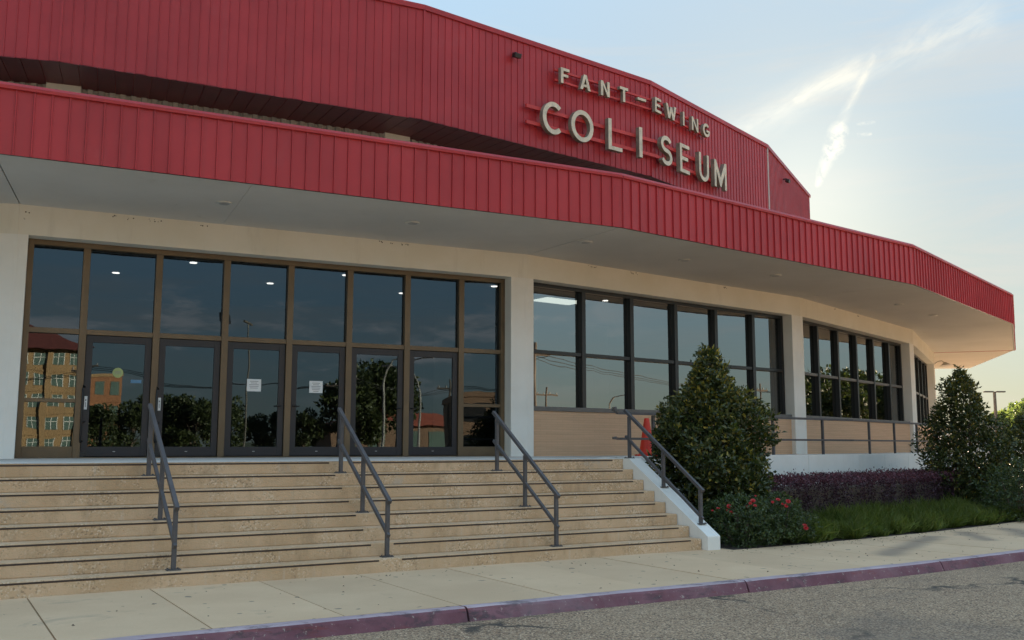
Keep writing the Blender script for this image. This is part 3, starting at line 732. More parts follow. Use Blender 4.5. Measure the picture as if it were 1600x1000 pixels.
# door wall, facet 0
F0 = FM(0, R_WALL)
MU = [-3.58, -2.42, -1.27, -.12, 1.005, 2.16, 3.30]
JL, JR = ULO+.002, UHI-.002
zb, zt0, zt1, zh0 = EYE-.225, EYE+1.805, EYE+1.89, EYE+3.26
q = MB(); fy0, fy1 = INS-.09, INS+.07
q.box(JL, JL+.09, fy0, fy1, zb, ZH-.002); q.box(JR-.09, JR, fy0, fy1, zb, ZH-.002)
q.box(JL+.09, JR-.09, fy0, fy1, zh0, ZH-.003)
EN = put('entrance_frame', q.mesh('entrance_frame', 'bronze_frame', bevel=.004), COL, F0)
for u in MU:
    q = MB(); q.box(u-.056, u+.056, fy0-.005, fy1, zb, zh0-.001); put('mullion', q.mesh('mullion', 'bronze_frame', bevel=.005), EN, F0)
edges = [JL+.09]+MU+[JR-.09]
for b in range(8):
    u0 = edges[b]+(.056 if b else 0); u1 = edges[b+1]-(.056 if b < 7 else 0)
    q = MB(); q.box(u0, u1, fy0+.012, fy1-.01, zt0, zt1); put('transom', q.mesh('transom', 'bronze_frame', bevel=.003), EN, F0)
    pane(EN, F0, u0, u1, zt1, zh0)
    if b in (0, 7):
        zm = EYE+(.67 if b == 0 else .73)
        q = MB(); q.box(u0, u1, fy0+.012, fy1-.01, zm, zm+.06); put('transom', q.mesh('transom', 'bronze_frame', bevel=.003), EN, F0)
        q = MB(); q.box(u0, u1, fy0+.02, fy1-.01, zb, EYE-.05); put('base_panel', q.mesh('base_panel', 'bronze_frame', bevel=.004), EN, F0)
        pane(EN, F0, u0, u1, EYE-.05, zm); pane(EN, F0, u0, u1, zm+.06, zt0)
    else:
        q = MB(); z0 = zb+.012; z1 = zt0-.006; a0, a1 = u0+.006, u1-.006; sw_ = .105
        q.box(a0, a0+sw_, INS-.05, INS+.0, z0, z1); q.box(a1-sw_, a1, INS-.05, INS, z0, z1)
        q.box(a0+sw_, a1-sw_, INS-.049, INS-.001, EYE+1.68, z1); q.box(a0+sw_, a1-sw_, INS-.049, INS-.001, z0, EYE-.055)
        dlab = {1: 'door with a round sticker on its glass', 3: 'door with a white notice near its left side', 4: 'door with a white notice in the middle of its glass'}.get(b)
        dr_ = put('door', q.mesh('door', 'door_grey', bevel=.004), COL, F0, label=dlab)
        pane(dr_, F0, a0+sw_, a1-sw_, EYE-.055, EYE+1.68, INS-.025, .0030)
        if b in (1, 2):
            q = MB(); x = a0+.02
            q.tube([(x, INS-.05, EYE+.93), (x-.03, INS-.10, EYE+.95), (x-.035, INS-.115, EYE+.90), (x-.035, INS-.115, EYE+.06), (x-.03, INS-.10, EYE+.02), (x, INS-.05, EYE+.04)], .013, 8)
            q.tube([(x-.035, INS-.112, EYE+.34), (x+.03, INS-.05, EYE+.36)], .009, 6)
            put('handle', q.mesh('handle', 'black_metal', smooth=True), dr_, F0)
            q = MB(); q.box(x+.0, x+.045, INS-.056, INS-.0505, EYE+.56, EYE+.78); q.box(x+.012, x+.033, INS-.058, INS-.0565, EYE+.70, EYE+.73, 1); q.box(x+.017, x+.028, INS-.058, INS-.0565, EYE+.60, EYE+.68, 1)
            put('tag', q.mesh('tag', 'paper', 'print_grey'), dr_, F0)
            q = MB(); q.box(a0-.02, a0+.06, INS-.08, INS-.051, z0-.01, z0+.07); put('floor_pivot', q.mesh('floor_pivot', 'black_metal', bevel=.005), dr_, F0)
        else:
            x, sg = (a1-.05, -1) if b in (3, 5) else (a0+.05, 1)
            q = MB(); q.box(x-.03, x+.03, INS-.058, INS-.0505, EYE+.60, EYE+.80)
            q.tube([(x, INS-.058, EYE+.68), (x, INS-.11, EYE+.68), (x+sg*.10, INS-.115, EYE+.675)], .011, 8)
            put('handle', q.mesh('handle', 'black_metal'), dr_, F0)
        q = MB(); q.box((a0+a1)/2-.02, (a0+a1)/2+.02, INS-.056, INS-.0495, EYE-.14, EYE-.128); put('lock', q.mesh('lock', 'galvanised'), dr_, F0)
        if b in (3, 4):
            xc = (a0+a1)/2+(-.02 if b == 3 else .0); xc = {3: -.72, 4: .41}[b]
            q = MB(); q.box(xc-.125, xc+.125, INS-.0295, INS-.0275, EYE+.93, EYE+1.15)
            for i in range(6 if b == 4 else 5):
                L = (.075, .055, .085, .08, .07, .05)[i]; zz_ = EYE+1.11-i*.03
                q.box(xc-L, xc+L, INS-.0305, INS-.0300, zz_-.005, zz_+.005, 1)
            put('notice', q.mesh('notice', 'paper', 'print_grey'), dr_, F0)
        if b == 1:
            q = MB(); n = 24; x = (a0+a1)/2+.0; x = -3.0
            ring_ = [(x+.085*math.cos(2*math.pi*i/n), EYE+1.185+.085*math.sin(2*math.pi*i/n)) for i in range(n)]
            q.add([(p[0], INS-.029, p[1]) for p in ring_]+[(p[0], INS-.0275, p[1]) for p in ring_], [tuple(range(n)), tuple(range(2*n-1, n-1, -1))]+[(i, (i+1) % n, (i+1) % n+n, i+n) for i in range(n)])
            for i in range(3): q.box(x-.045, x+.045, INS-.0305, INS-.0298, EYE+1.165+i*.02, EYE+1.172+i*.02, 1)
            put('sticker', q.mesh('sticker', 'sticker_green', 'print_grey'), dr_, F0)
            q = MB(); q.box(x+.21, x+.38, INS-.029, INS-.0275, EYE+1.02, EYE+1.075); put('sticker', q.mesh('sticker', 'sticker_blue'), dr_, F0)
q = MB(); q.box(JL, JR, INS-.13, INS+.08, ZL+.004, zb-.0005); put('threshold', q.mesh('threshold', 'bronze_frame', bevel=.003), EN, F0)
# left-hand neighbour facet (-1) and window bays 1, 2, 3
MUK = [-2.85, -1.37, .10, 1.55, 3.0]
for k in (-2, -1, 1, 2, 3, 4):
    F = FM(k, R_WALL)
    q = MB(); q.box(ULO, UHI, .12 if k != 0 else .1, .55, ZL-.2, EYE+.675); put('knee_wall', q.mesh('knee_wall', 'tan_brick'), COL, F)
    q = MB(); a0, a1 = ULO+.002, UHI-.002
    q.box(a0, a0+.08, INS-.09, INS+.06, EYE+.70, ZH-.002); q.box(a1-.10, a1, INS-.09, INS+.06, EYE+.70, ZH-.002)
    q.box(a0+.08, a1-.10, INS-.09, INS+.06, EYE+3.27, ZH-.003)
    wf = put('window', q.mesh('window', 'black_frame', bevel=.004), COL, F)
    q = MB(); q.box(ULO+.003, UHI-.003, INS-.28, INS+.08, EYE+.676, EYE+.765); put('sill', q.mesh('sill', 'grey_sill', bevel=.004), wf, F)
    for u in MUK:
        q = MB(); q.box(u-.055, u+.055, INS-.11, INS+.06, EYE+.766, EYE+3.269); put('mullion', q.mesh('mullion', 'black_frame', bevel=.004), wf, F)
    ed = [a0+.08]+MUK+[a1-.10]
    for b in range(6):
        u0 = ed[b]+(.055 if b else 0); u1 = ed[b+1]-(.055 if b < 5 else 0)
        q = MB(); q.box(u0, u1, INS-.09, INS+.05, EYE+1.87, EYE+1.945); put('transom', q.mesh('transom', 'grey_sill' if k >= 2 else 'black_frame', bevel=.003), wf, F)
        pane(wf, F, u0, u1, EYE+.766, EYE+1.87, wob=.0012, mat='window_glass'); pane(wf, F, u0, u1, EYE+1.945, EYE+3.27, wob=.0012, mat='window_glass')

# ------------------------------------------------------------------ signs
def ring_pts(cx, cy, rx, ry, a0, a1, n):
    return [(cx+rx*math.cos((a0+(a1-a0)*i/n)*D), cy+ry*math.sin((a0+(a1-a0)*i/n)*D)) for i in range(n+1)]
def strip(pts, t):
    n = len(pts); L, Rr = [], []
    for i, p in enumerate(pts):
        a = pts[max(i-1, 0)]; b = pts[min(i+1, n-1)]
        dx, dy = b[0]-a[0], b[1]-a[1]; m = math.hypot(dx, dy) or 1
        nx, ny = -dy/m, dx/m
        L.append((p[0]+nx*t/2, p[1]+ny*t/2)); Rr.append((p[0]-nx*t/2, p[1]-ny*t/2))
    return L+Rr[::-1]
def letter_polys(ch, w, h, t):
    """list of outlines (x, z); later ones sit a little further back"""
    if ch == 'I': return [[(0, 0), (t, 0), (t, h), (0, h)]]
    if ch == '-': return [[(0, 0), (w, 0), (w, h), (0, h)]]
    if ch == 'L': return [[(0, 0), (w, 0), (w, t*.85), (t, t*.85), (t, h), (0, h)]]
    if ch == 'T': return [[(w/2-t/2, 0), (w/2+t/2, 0), (w/2+t/2, h-t*.9), (w, h-t*.9), (w, h), (0, h), (0, h-t*.9), (w/2-t/2, h-t*.9)]]
    if ch == 'F': m = .44*h; return [[(0, 0), (t, 0), (t, m), (w*.85, m), (w*.85, m+t*.85), (t, m+t*.85), (t, h-t*.9), (w, h-t*.9), (w, h), (0, h)]]
    if ch == 'E': m = .5*h-t*.42; s = t*.85; return [[(0, 0), (w, 0), (w, s), (t, s), (t, m), (w*.84, m), (w*.84, m+s), (t, m+s), (t, h-s), (w, h-s), (w, h), (0, h)]]
    if ch == 'N': return [[(0, 0), (t, 0), (t, .70*h), (w-t, 0), (w, 0), (w, h), (w-t, h), (w-t, .30*h), (t, h), (0, h)]]
    if ch == 'M': return [[(0, 0), (t, 0), (t, .64*h), (w/2-.04*w, .06*h), (w/2+.04*w, .06*h), (w-t, .64*h), (w-t, 0), (w, 0), (w, h), (w-t, h), (w/2, .40*h), (t, h), (0, h)]]
    if ch == 'W': return [[(x*w, z*h) for x, z in ((0, 1), (.19, 1), (.30, .36), (.41, .86), (.59, .86), (.70, .36), (.81, 1), (1, 1), (.80, 0), (.62, 0), (.5, .5), (.38, 0), (.20, 0))]]
    if ch == 'A': return [[(x*w, z*h) for x, z in ((0, 0), (.25, 0), (.5, .76), (.75, 0), (1, 0), (.64, 1), (.36, 1))], [(.2*w, .2*h), (.8*w, .2*h), (.74*w, .36*h), (.26*w, .36*h)]]
    rx, rz = (w-t)/2, (h-t)/2
    if ch == 'C': return [strip(ring_pts(w/2+.04*w, h/2, rx, rz, 48, 312, 30), t)]
    if ch == 'G': return [strip(ring_pts(w/2, h/2, rx, rz, 48, 345, 30), t), [(w*.52, h*.38), (w, h*.38), (w, h*.54), (w*.52, h*.54)]]
    if ch == 'U': return [strip([(t/2, h)]+ring_pts(w/2, rx+t/2, rx, rx, 180, 360, 18)+[(w-t/2, h)], t)]
    if ch == 'S':
        r1 = (h-t)/4
        up = ring_pts(w/2, h-t/2-r1, rx, r1, 28, 262, 18); lo = ring_pts(w/2, t/2+r1, rx, r1, 82, -152, 18)
        return [strip(up+lo, t)]
    if ch == 'O':
        o = ring_pts(w/2, h/2, w/2, h/2, 0, 360, 40)[:-1]; i_ = ring_pts(w/2, h/2, w/2-t, h/2-t, 0, 360, 40)[:-1]
        return [('ring', o, i_)]
def letter_mesh(ch, w, h, t, dep):
    m_ = MB()
    for li, pl in enumerate(letter_polys(ch, w, h, t)):
        y0 = -dep+.006*li
        if pl[0] == 'ring':
            o, i_ = pl[1], pl[2]; n = len(o)
            a = [(p[0], y0, p[1]) for p in o]+[(p[0], y0, p[1]) for p in i_]+[(p[0], 0, p[1]) for p in o]+[(p[0], 0, p[1]) for p in i_]
            for j in range(n):
                k = (j+1) % n
                m_.add(a, [(j, k, n+k, n+j)], 0) if j == 0 else (m_.f.append((len(m_.v)-4*n+j, len(m_.v)-4*n+k, len(m_.v)-3*n+k, len(m_.v)-3*n+j)), m_.m.append(0))
            b0 = len(m_.v)-4*n
            for j in range(n):
                k = (j+1) % n
                m_.f += [(b0+2*n+j, b0+3*n+j, b0+3*n+k, b0+2*n+k), (b0+j, b0+2*n+j, b0+2*n+k, b0+k), (b0+n+j, b0+n+k, b0+3*n+k, b0+3*n+j)]; m_.m += [1, 1, 1]
        else:
            n = len(pl); a = [(p[0], y0, p[1]) for p in pl]+[(p[0], 0, p[1]) for p in pl]
            if ch in 'CGSU' and n > 8:
                h_ = n//2   # strip: quads
                for j in range(h_-1):
                    m_.add([a[j], a[j+1], a[n-2-j], a[n-1-j]], [(0, 1, 2, 3)], 0)
                m_.add(a, [(j, (j+1) % n, (j+1) % n+n, j+n) for j in range(n)], 1)
            else:
                m_.add(a, [tuple(range(n))], 0); m_.add(a, [(j, (j+1) % n, (j+1) % n+n, j+n) for j in range(n)]+[tuple(range(2*n-1, n-1, -1))], 1)
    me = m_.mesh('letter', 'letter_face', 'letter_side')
    bm = bmesh.new(); bm.from_mesh(me); bmesh.ops.remove_doubles(bm, verts=bm.verts, dist=.0005); bmesh.ops.recalc_face_normals(bm, faces=bm.faces); bm.to_mesh(me); bm.free()
    return me
F1, F2 = FM(1, R_DRUM), FM(2, R_DRUM)
SO = -.17
sg1 = thing('sign_lettering', 'small cream letters FANT-EWING on two red rails high on the red drum', 'sign', (*vert(R_DRUM+.2, 2), EYE+9.9))
sg2 = thing('sign_lettering', 'large weathered cream letters COLISEUM on two red rails on the drum', 'sign', (*vert(R_DRUM+.2, 2), EYE+8.4))
for ch, F, u, w in (('F', F1, .25, .32), ('A', F1, .98, .40), ('N', F1, 1.79, .35), ('T', F1, 2.56, .34), ('-', F1, 3.30, .36), ('E', F2, -4.32, .36), ('W', F2, -3.67, .62), ('I', F2, -2.63, .1), ('N', F2, -2.06, .42), ('G', F2, -1.32, .47)):
    z, h = (EYE+10.00, .45) if ch != '-' else (EYE+10.21, .075)
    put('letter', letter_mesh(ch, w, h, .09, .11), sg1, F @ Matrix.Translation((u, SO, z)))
for ch, F, u, w in (('C', F1, -.48, .80), ('O', F1, .60, .85), ('L', F1, 2.04, .56), ('I', F1, 3.31, .15), ('S', F2, -4.06, .66), ('E', F2, -2.92, .60), ('U', F2, -1.70, .66), ('M', F2, -.66, .86)):
    z, h = EYE+8.44, .92
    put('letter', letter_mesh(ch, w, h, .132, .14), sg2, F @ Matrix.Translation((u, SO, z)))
for sg, us, ue, zz_ in ((sg1, .12, -.80, (10.06, 10.36)), (sg2, -.90, .30, (8.62, 9.07))):
    hh = .06 if sg is sg1 else .10
    for z in zz_:
        q = MB(); q.box(us, hd+.02, SO+.005, SO+.07, EYE+z, EYE+z+hh)
        for u in np.arange(us+.4, hd, 1.1): q.box(u, u+.05, SO+.07, .03, EYE+z+.01, EYE+z+.04)
        put('mounting_rail', q.mesh('mounting_rail', 'sign_rail_red'), sg, F1)
        q = MB(); q.box(-hd-.02, ue, SO+.0052, SO+.0702, EYE+z+.0005, EYE+z+hh+.0005)
        for u in np.arange(-hd+.4, ue, 1.1): q.box(u, u+.05, SO+.071, .03, EYE+z+.01, EYE+z+.04)
        put('mounting_rail', q.mesh('mounting_rail', 'sign_rail_red'), sg, F2)
# drum floodlights, wall lamp
for lab, F, u, z in (('small dark floodlight high on the red drum left of the lettering', F1, -1.24, 10.52), ('small dark floodlight on the far right facet of the red drum', FM(3, R_DRUM), -1.4, 10.42)):
    M_ = F @ Matrix.Translation((u, 0, EYE+z)); t = thing('floodlight', lab, 'floodlight', M_.translation, 'floodlights on the red drum')
    q = MB(); q.box(-.03, .03, -.14, .03, -.02, .02); put('arm', q.mesh('arm', 'black_metal'), t, M_)
    q = MB(); q.box(-.12, .10, -.27, -.12, -.10, .03); put('lamp_head', q.mesh('lamp_head', 'black_metal', bevel=.02), t, M_ @ Matrix.Rotation(.3, 4, 'X'))
Mx = Matrix.Translation((*vert(R_WALL+.02, 4), EYE+3.35)) @ Matrix.Rotation(A(4)-.5, 4, 'Z')
t = thing('wall_lamp', 'small wall lamp with a shade on the far end of the white wall', 'lamp', Mx.translation)
q = MB(); q.tube([(0, .05, 0), (0, -.12, .12), (0, -.30, .13), (0, -.42, .02)], .018, 8); put('arm', q.mesh('arm', 'galvanised'), t, Mx)
q = MB(); q.tube([(0, -.42, .06), (0, -.43, .0), (0, -.44, -.08)], [.05, .12, .24], 16); put('lamp_shade', q.mesh('lamp_shade', 'galvanised'), t, Mx)

# ------------------------------------------------------------------ handrails
def step_z(i): return ZL-i*RI
def rail_geom(u, name_label, posts):
    t = thing('stair_handrail', name_label, 'handrail', SM @ Vector((u, posts[-1][0], posts[-1][1])), 'dark metal stair handrails')
    dl, zl_ = posts[-1]; du, zu_ = posts[0]
    zt_l, zt_u = EYE-.685, EYE+.415
    def ztop(d): return zt_l+(zt_u-zt_l)*(d-11.52)/(13.17-11.52)
    def zmid(d): return ztop(d)-.43
    for (d, zb_) in posts:
        q = MB(); q.box(u-.025, u+.025, d-.025, d+.025, zb_+.012, ztop(d)-.03); put('post', q.mesh('post', 'rail_grey', bevel=.006), t, SM)
        q = MB(); q.box(u-.075, u+.075, d-.05, d+.06, zb_+.0005, zb_+.014)
        for (i, j) in ((-1, -1), (1, -1), (1, 1), (-1, 1)): q.disc((u+i*.055, d+j*.035, zb_+.014), .010, 8, .012)
        put('base_plate', q.mesh('base_plate', 'rail_grey'), t, SM)
    d_a, d_b = dl-.07, du+.12
    q = MB(); q.bar((u, d_a, ztop(d_a)), (u, d_b, ztop(d_b)), .05, .05); put('top_rail', q.mesh('top_rail', 'rail_grey', bevel=.006), t, SM)
    q = MB(); q.bar((u, d_a+.02, zmid(d_a+.02)), (u, d_b-.02, zmid(d_b-.02)), .042, .044); put('lower_rail', q.mesh('lower_rail', 'rail_grey', bevel=.006), t, SM)
    return t, ztop, zmid
def tread_posts(): return [(D0-i*TR+.13, step_z(i)) for i in (1, 4, 7)]
rail_geom(2.51, 'leftmost metal handrail on the steps, seen almost end-on in front of the doors', tread_posts())
rail_geom(5.10, 'middle metal handrail on the steps in front of the fifth door', tread_posts())
rail_geom(7.65, 'metal handrail on the steps in front of the white pillar', tread_posts())
def cap(d): return EYE-1.37+(ZL+.01-(EYE-1.37))*(d-dF)/(13.16-dF)
t, ztop, zmid = rail_geom(U_END+.126, 'metal handrail bolted to the white sloping side wall beside the shrub', [(13.30, ZL+.01), (12.42, cap(12.42)-.008), (11.55, cap(11.55)-.008)])
# terrace railing
tr = thing('terrace_railing', 'dark two-rail metal railing along the low white wall above the purple hedge', 'railing', (*vert(R_LEDGE-.13, 2), ZL))
RL = R_LEDGE-.13
path = [SM @ Vector((U_END-.12, 13.36, 0)), SM @ Vector((U_END+.128, 13.75, 0)), Vector((*pol(RL, 34.2), 0)), Vector((*vert(RL, 2), 0)), Vector((*vert(RL, 3), 0)), Vector((*vert(RL, 4), 0))]
zr1, zr2 = EYE+.61, EYE+.11
for (p, q_) in zip(path[:-1], path[1:]):
    for z, s_ in ((zr1, .052), (zr2, .044)):
        q = MB(); q.bar(p+Vector((0, 0, z)), q_+Vector((0, 0, z)), s_, s_); put('rail', q.mesh('rail', 'rail_grey', bevel=.006), tr)
pm = MB(); pm.box(-.028, .028, -.028, .028, ZL+.01, zr1-.026); pmm = pm.mesh('post', 'rail_grey', bevel=.006)
for k, us in ((1, (-2.4, -.42, 1.56, 3.5)), (2, (-3.60, -1.65, .30, 2.25, 4.1)), (3, (-3.0, -1.0, 1.0, 3.0))):
    Fk = FM(k, RL)
    for u in us: put('post', pmm, tr, Fk @ Matrix.Translation((u, 0, 0)))

# ------------------------------------------------------------------ traffic cone
cp = Vector((2.80, 20.35, ZL+.005)); t = thing('traffic_cone', 'red-orange traffic cone on the walkway half hidden by the shrub', 'cone', cp)
q = MB(); n = 20
q.tube([(0, 0, .03), (0, 0, .06), (0, 0, .75), (0, 0, .78)], [.175, .165, .055, .045], n); put('cone_body', q.mesh('cone_body', 'cone_orange', smooth=True), t, Matrix.Translation(cp))
q = MB(); q.box(-.23, .23, -.23, .23, 0, .035); put('base', q.mesh('base', 'cone_orange', bevel=.01), t, Matrix.Translation(cp))

# ------------------------------------------------------------------ plants
def crown_points(n, H, prof, seed, shell=.55, lobes=.16, center_off=None):
    """points in a crown of height H; prof(h)->radius; returns P, outward dirs, relative depth"""
    r_ = np.random.default_rng(seed); h = r_.uniform(0, 1, n*3)
    rad = np.array([prof(x) for x in h]); keep = r_.uniform(0, rad.max(), len(h)) < rad; h = h[keep][:n]; rad = rad[keep][:n]; n = len(h)
    th = r_.uniform(0, 2*np.pi, n)
    ph = r_.uniform(0, 6.28, 8)
    lob = 1+lobes*(np.sin(3*th+ph[0]+5*h)+np.sin(5*th+ph[1]-9*h)*.8+np.sin(2*th+ph[2]+14*h)*.7+np.sin(7*th+ph[3]+23*h)*.5)*.6
    s = 1-shell*(1-r_.uniform(0, 1, n)**.55)
    s = np.where(r_.uniform(0, 1, n) < .18, r_.uniform(.1, .8, n), s)
    R = rad*lob*s
    P = np.stack([R*np.cos(th), R*np.sin(th), h*H], 1)
    dz = np.clip((h-.5)*1.2, -.3, 1)
    O = np.stack([np.cos(th), np.sin(th), dz+.35], 1)
    return P, O, s, h, r_
def shrub(name, label, loc, H, prof, n, L, seed, shape_cat='shrub', mat='shrub_leaf', young=.8, group=None, stems=5, lobes=.16, wl=.42):
    t = thing(name, label, shape_cat, loc, group)
    P, O, s, h, r_ = crown_points(n, H, prof, seed, lobes=lobes)
    n = len(P)
    d = O+r_.normal(size=(n, 3))*.55+np.array([0, 0, .25])
    # leaves sit in rosettes: pull groups of leaves to shared twig tips
    tips = P[::6][:, :]; idx = np.arange(n)//6; idx = np.minimum(idx, len(tips)-1)
    P2 = tips[idx]+r_.normal(size=(n, 3))*L*.30
    age = np.clip((h-.60)*3.2, 0, 1)*r_.uniform(.15, 1, n)*young*(s > .55)
    age = np.where((r_.uniform(0, 1, len(tips))[idx] < .05) & (s > .8), np.maximum(age, r_.uniform(.3, .9, n)*young), age)
    me = leaf_mesh('foliage', mat, P2, d, L*r_.uniform(.65, 1.25, n), L*wl*r_.uniform(.8, 1.2, n), r_.beta(1.6, 2.6, n), age)
    M_ = Matrix.Translation(loc)
    put('foliage', me, t, M_, kind='stuff')
    q = MB()
    for i in range(stems):
        a = 6.28*i/stems+random.uniform(-.4, .4); rr = prof(.45)*random.uniform(.25, .6); hh = H*random.uniform(.62, .9)
        q.tube([(.05*math.cos(a), .05*math.sin(a), -.05), (rr*.5*math.cos(a), rr*.5*math.sin(a), hh*.4), (rr*math.cos(a+.2)*.8, rr*math.sin(a+.2)*.8, hh)], [.035, .024, .008], 6)
    put('stem', q.mesh('stem', 'bark'), t, M_)
    return t
def table(pts):
    xs = [p[0] for p in pts]; ys = [p[1] for p in pts]
    return lambda h: float(np.interp(h, xs, ys))
s1 = table([(0, .86), (.12, 1.02), (.42, 1.06), (.56, .99), (.64, .86), (.72, .66), (.79, .47), (.86, .34), (.94, .22), (.985, .09), (1, .02)])
shrub('evergreen_shrub', 'tall conical evergreen shrub with yellowish top beside the side wall of the steps', (3.50, 17.32, ZSW-.02), 3.30, s1, 30000, .10, 11, young=1.25, wl=.44, lobes=.24)
s2 = table([(0, .85), (.2, 1.0), (.45, .95), (.58, .80), (.70, .64), (.78, .52), (.86, .40), (.94, .22), (1, .04)])
shrub('evergreen_shrub', 'tall rounded evergreen shrub at the far end of the purple hedge', (10.78, 23.5, ZSW-.02), 3.42, s2, 18000, .10, 23, young=.75, wl=.44, lobes=.24)
s3 = table([(0, .9), (.3, 1.1), (.6, 1.0), (.85, .65), (1, .1)])
shrub('evergreen_shrub', 'dark leafy bush behind the tall shrub at the right picture edge', (12.9, 24.3, ZSW-.02), 2.35, s3, 8000, .11, 31, young=.3)
s4 = table([(0, .65), (.3, .82), (.6, .78), (.85, .5), (1, .1)])
shrub('flower_bush', 'low green bush at the right end of the grass border', (10.75, 20.9, ZSW-.02), 1.28, s4, 6000, .07, 37, 'bush', 'rose_leaf', .6)
s5 = table([(0, 1.5), (.3, 1.9), (.6, 1.7), (.85, 1.0), (1, .2)])
shrub('evergreen_shrub', 'broad dark bush farther along the bed at the right picture edge', (17.4, 31.4, ZSW-.02), 3.05, s5, 8000, .14, 41, young=.3)
# rose bush with flowers
s6 = table([(0, .62), (.25, .76), (.6, .74), (.85, .55), (1, .15)])
rb = shrub('rose_bush', 'low bush with red flowers at the foot of the white side wall', (3.66, 15.95, ZSW-.02), .78, s6, 7000, .06, 51, 'bush', 'rose_leaf', .5, stems=6)
rb2 = shrub('rose_bush', 'small green bush with two red blooms beside the grass border', (4.35, 16.15, ZSW-.02), .80, table([(0, .42), (.3, .55), (.7, .5), (1, .1)]), 3500, .06, 57, 'bush', 'rose_leaf', .7, stems=4)
def flower(n=9, r=.055):
    q = MB()
    for ring_, (rr, tilt) in enumerate(((r, .35), (r*.72, .75), (r*.4, 1.1))):
        for i in range(n-ring_*2):
            a = 6.28*i/(n-ring_*2)+ring_*.4; ca, sa = math.cos(a), math.sin(a); px, py = -sa, ca
            w = rr*.42; zz_ = rr*math.sin(tilt)
            c_ = rr*math.cos(tilt)
            q.add([(0, 0, 0), (ca*c_*.6+px*w, sa*c_*.6+py*w, zz_*.7), (ca*c_, sa*c_, zz_), (ca*c_*.6-px*w, sa*c_*.6-py*w, zz_*.7)], [(0, 1, 2), (0, 2, 3)])
    return q.mesh('flower', 'petal_red')
flm = flower()
for (t, pts) in ((rb, [(-.50, -.35, .62), (-.42, -.40, .66), (-.30, -.52, .64), (-.24, -.50, .60), (-.27, -.5, .70), (.05, -.55, .76), (.10, -.52, .80), (.12, -.56, .72), (.16, -.45, .88), (.02, -.5, .70)]),
                 (rb2, [(-.20, -.40, .76), (-.12, -.42, .80), (-.05, -.42, .73), (.0, -.45, .70), (.04, -.42, .77), (.28, -.46, .36), (.30, -.44, .31)])):
    base = MW[t.name]
    for p in pts:
        put('flower', flm, t, base @ Matrix.Translation((p[0], p[1], p[2]*.90)) @ Matrix.Rotation(random.uniform(.4, 1.3), 4, 'X') @ Matrix.Rotation(random.uniform(0, 6), 4, 'Z') @ Matrix.Scale(random.uniform(.4, .85), 4))
# purple hedge
def hedge():
    r_ = np.random.default_rng(5); n = 42000
    a = r_.uniform(35.6, 49.6, n); R0, R1 = 46.25, 47.95; Ht = .90
    # mostly on the top and the front face
    side = r_.uniform(0, 1, n)
    rad = np.where(side < .45, R1-np.abs(r_.normal(0, .10, n)), r_.uniform(R0, R1, n))
    zz_ = np.where(side < .45, r_.uniform(0.02, Ht, n), Ht-np.abs(r_.normal(0, .07, n)))
    wav = .06*np.sin(a*5.1)+.05*np.sin(a*11.7+1)+.04*np.sin(a*23)
    rad = rad+wav*(side < .45); zz_ = zz_+wav*.6*(zz_ > .6)
    up_ = (r_.uniform(0, 1, n) < .03) & (side > .45); zz_ = zz_+up_*r_.uniform(.02, .20, n)**1.3
    X = CX+rad*np.sin(a*D); Y = CY-rad*np.cos(a*D)
    P = np.stack([X, Y, zz_+ZSW], 1)
    out_ = np.stack([np.sin(a*D), -np.cos(a*D), np.zeros(n)], 1)*(side < .45)[:, None]+np.array([0, 0, 1.])*(side >= .45)[:, None]
    d = out_+r_.normal(size=(n, 3))*.7
    age = np.clip((zz_-.70)*4, 0, 1)*r_.uniform(0, 1, n)
    me = leaf_mesh('foliage', 'purple_leaf', P-np.array([*pol(47.2, 42.5), 0]), d, .045*r_.uniform(.7, 1.3, n), .026, r_.beta(1.6, 2.4, n), age)
    loc = Vector((*pol(47.2, 42.5), 0))
    t = thing('hedge', 'clipped dark purple hedge in front of the low white wall', 'hedge', loc)
    put('foliage', me, t, Matrix.Translation(loc), kind='stuff')
    q = MB()
    for aa in np.arange(35.9, 49.5, .55):
        x, y = pol(47.1, aa); x -= loc.x; y -= loc.y
        q.tube([(x, y, 0), (x+random.uniform(-.1, .1), y+random.uniform(-.1, .1), .45), (x+random.uniform(-.25, .25), y+random.uniform(-.25, .25), .9)], [.02, .015, .006], 5)
    q.prism([(pol(R, aa)[0]-loc.x, pol(R, aa)[1]-loc.y) for R, aa in [(46.45, t_) for t_ in np.linspace(36, 49.3, 14)]+[(47.7, t_) for t_ in np.linspace(49.3, 36, 14)]], ZSW, ZSW+.70)
    put('stem', q.mesh('stem', 'bark'), t, Matrix.Translation(loc))
hedge()
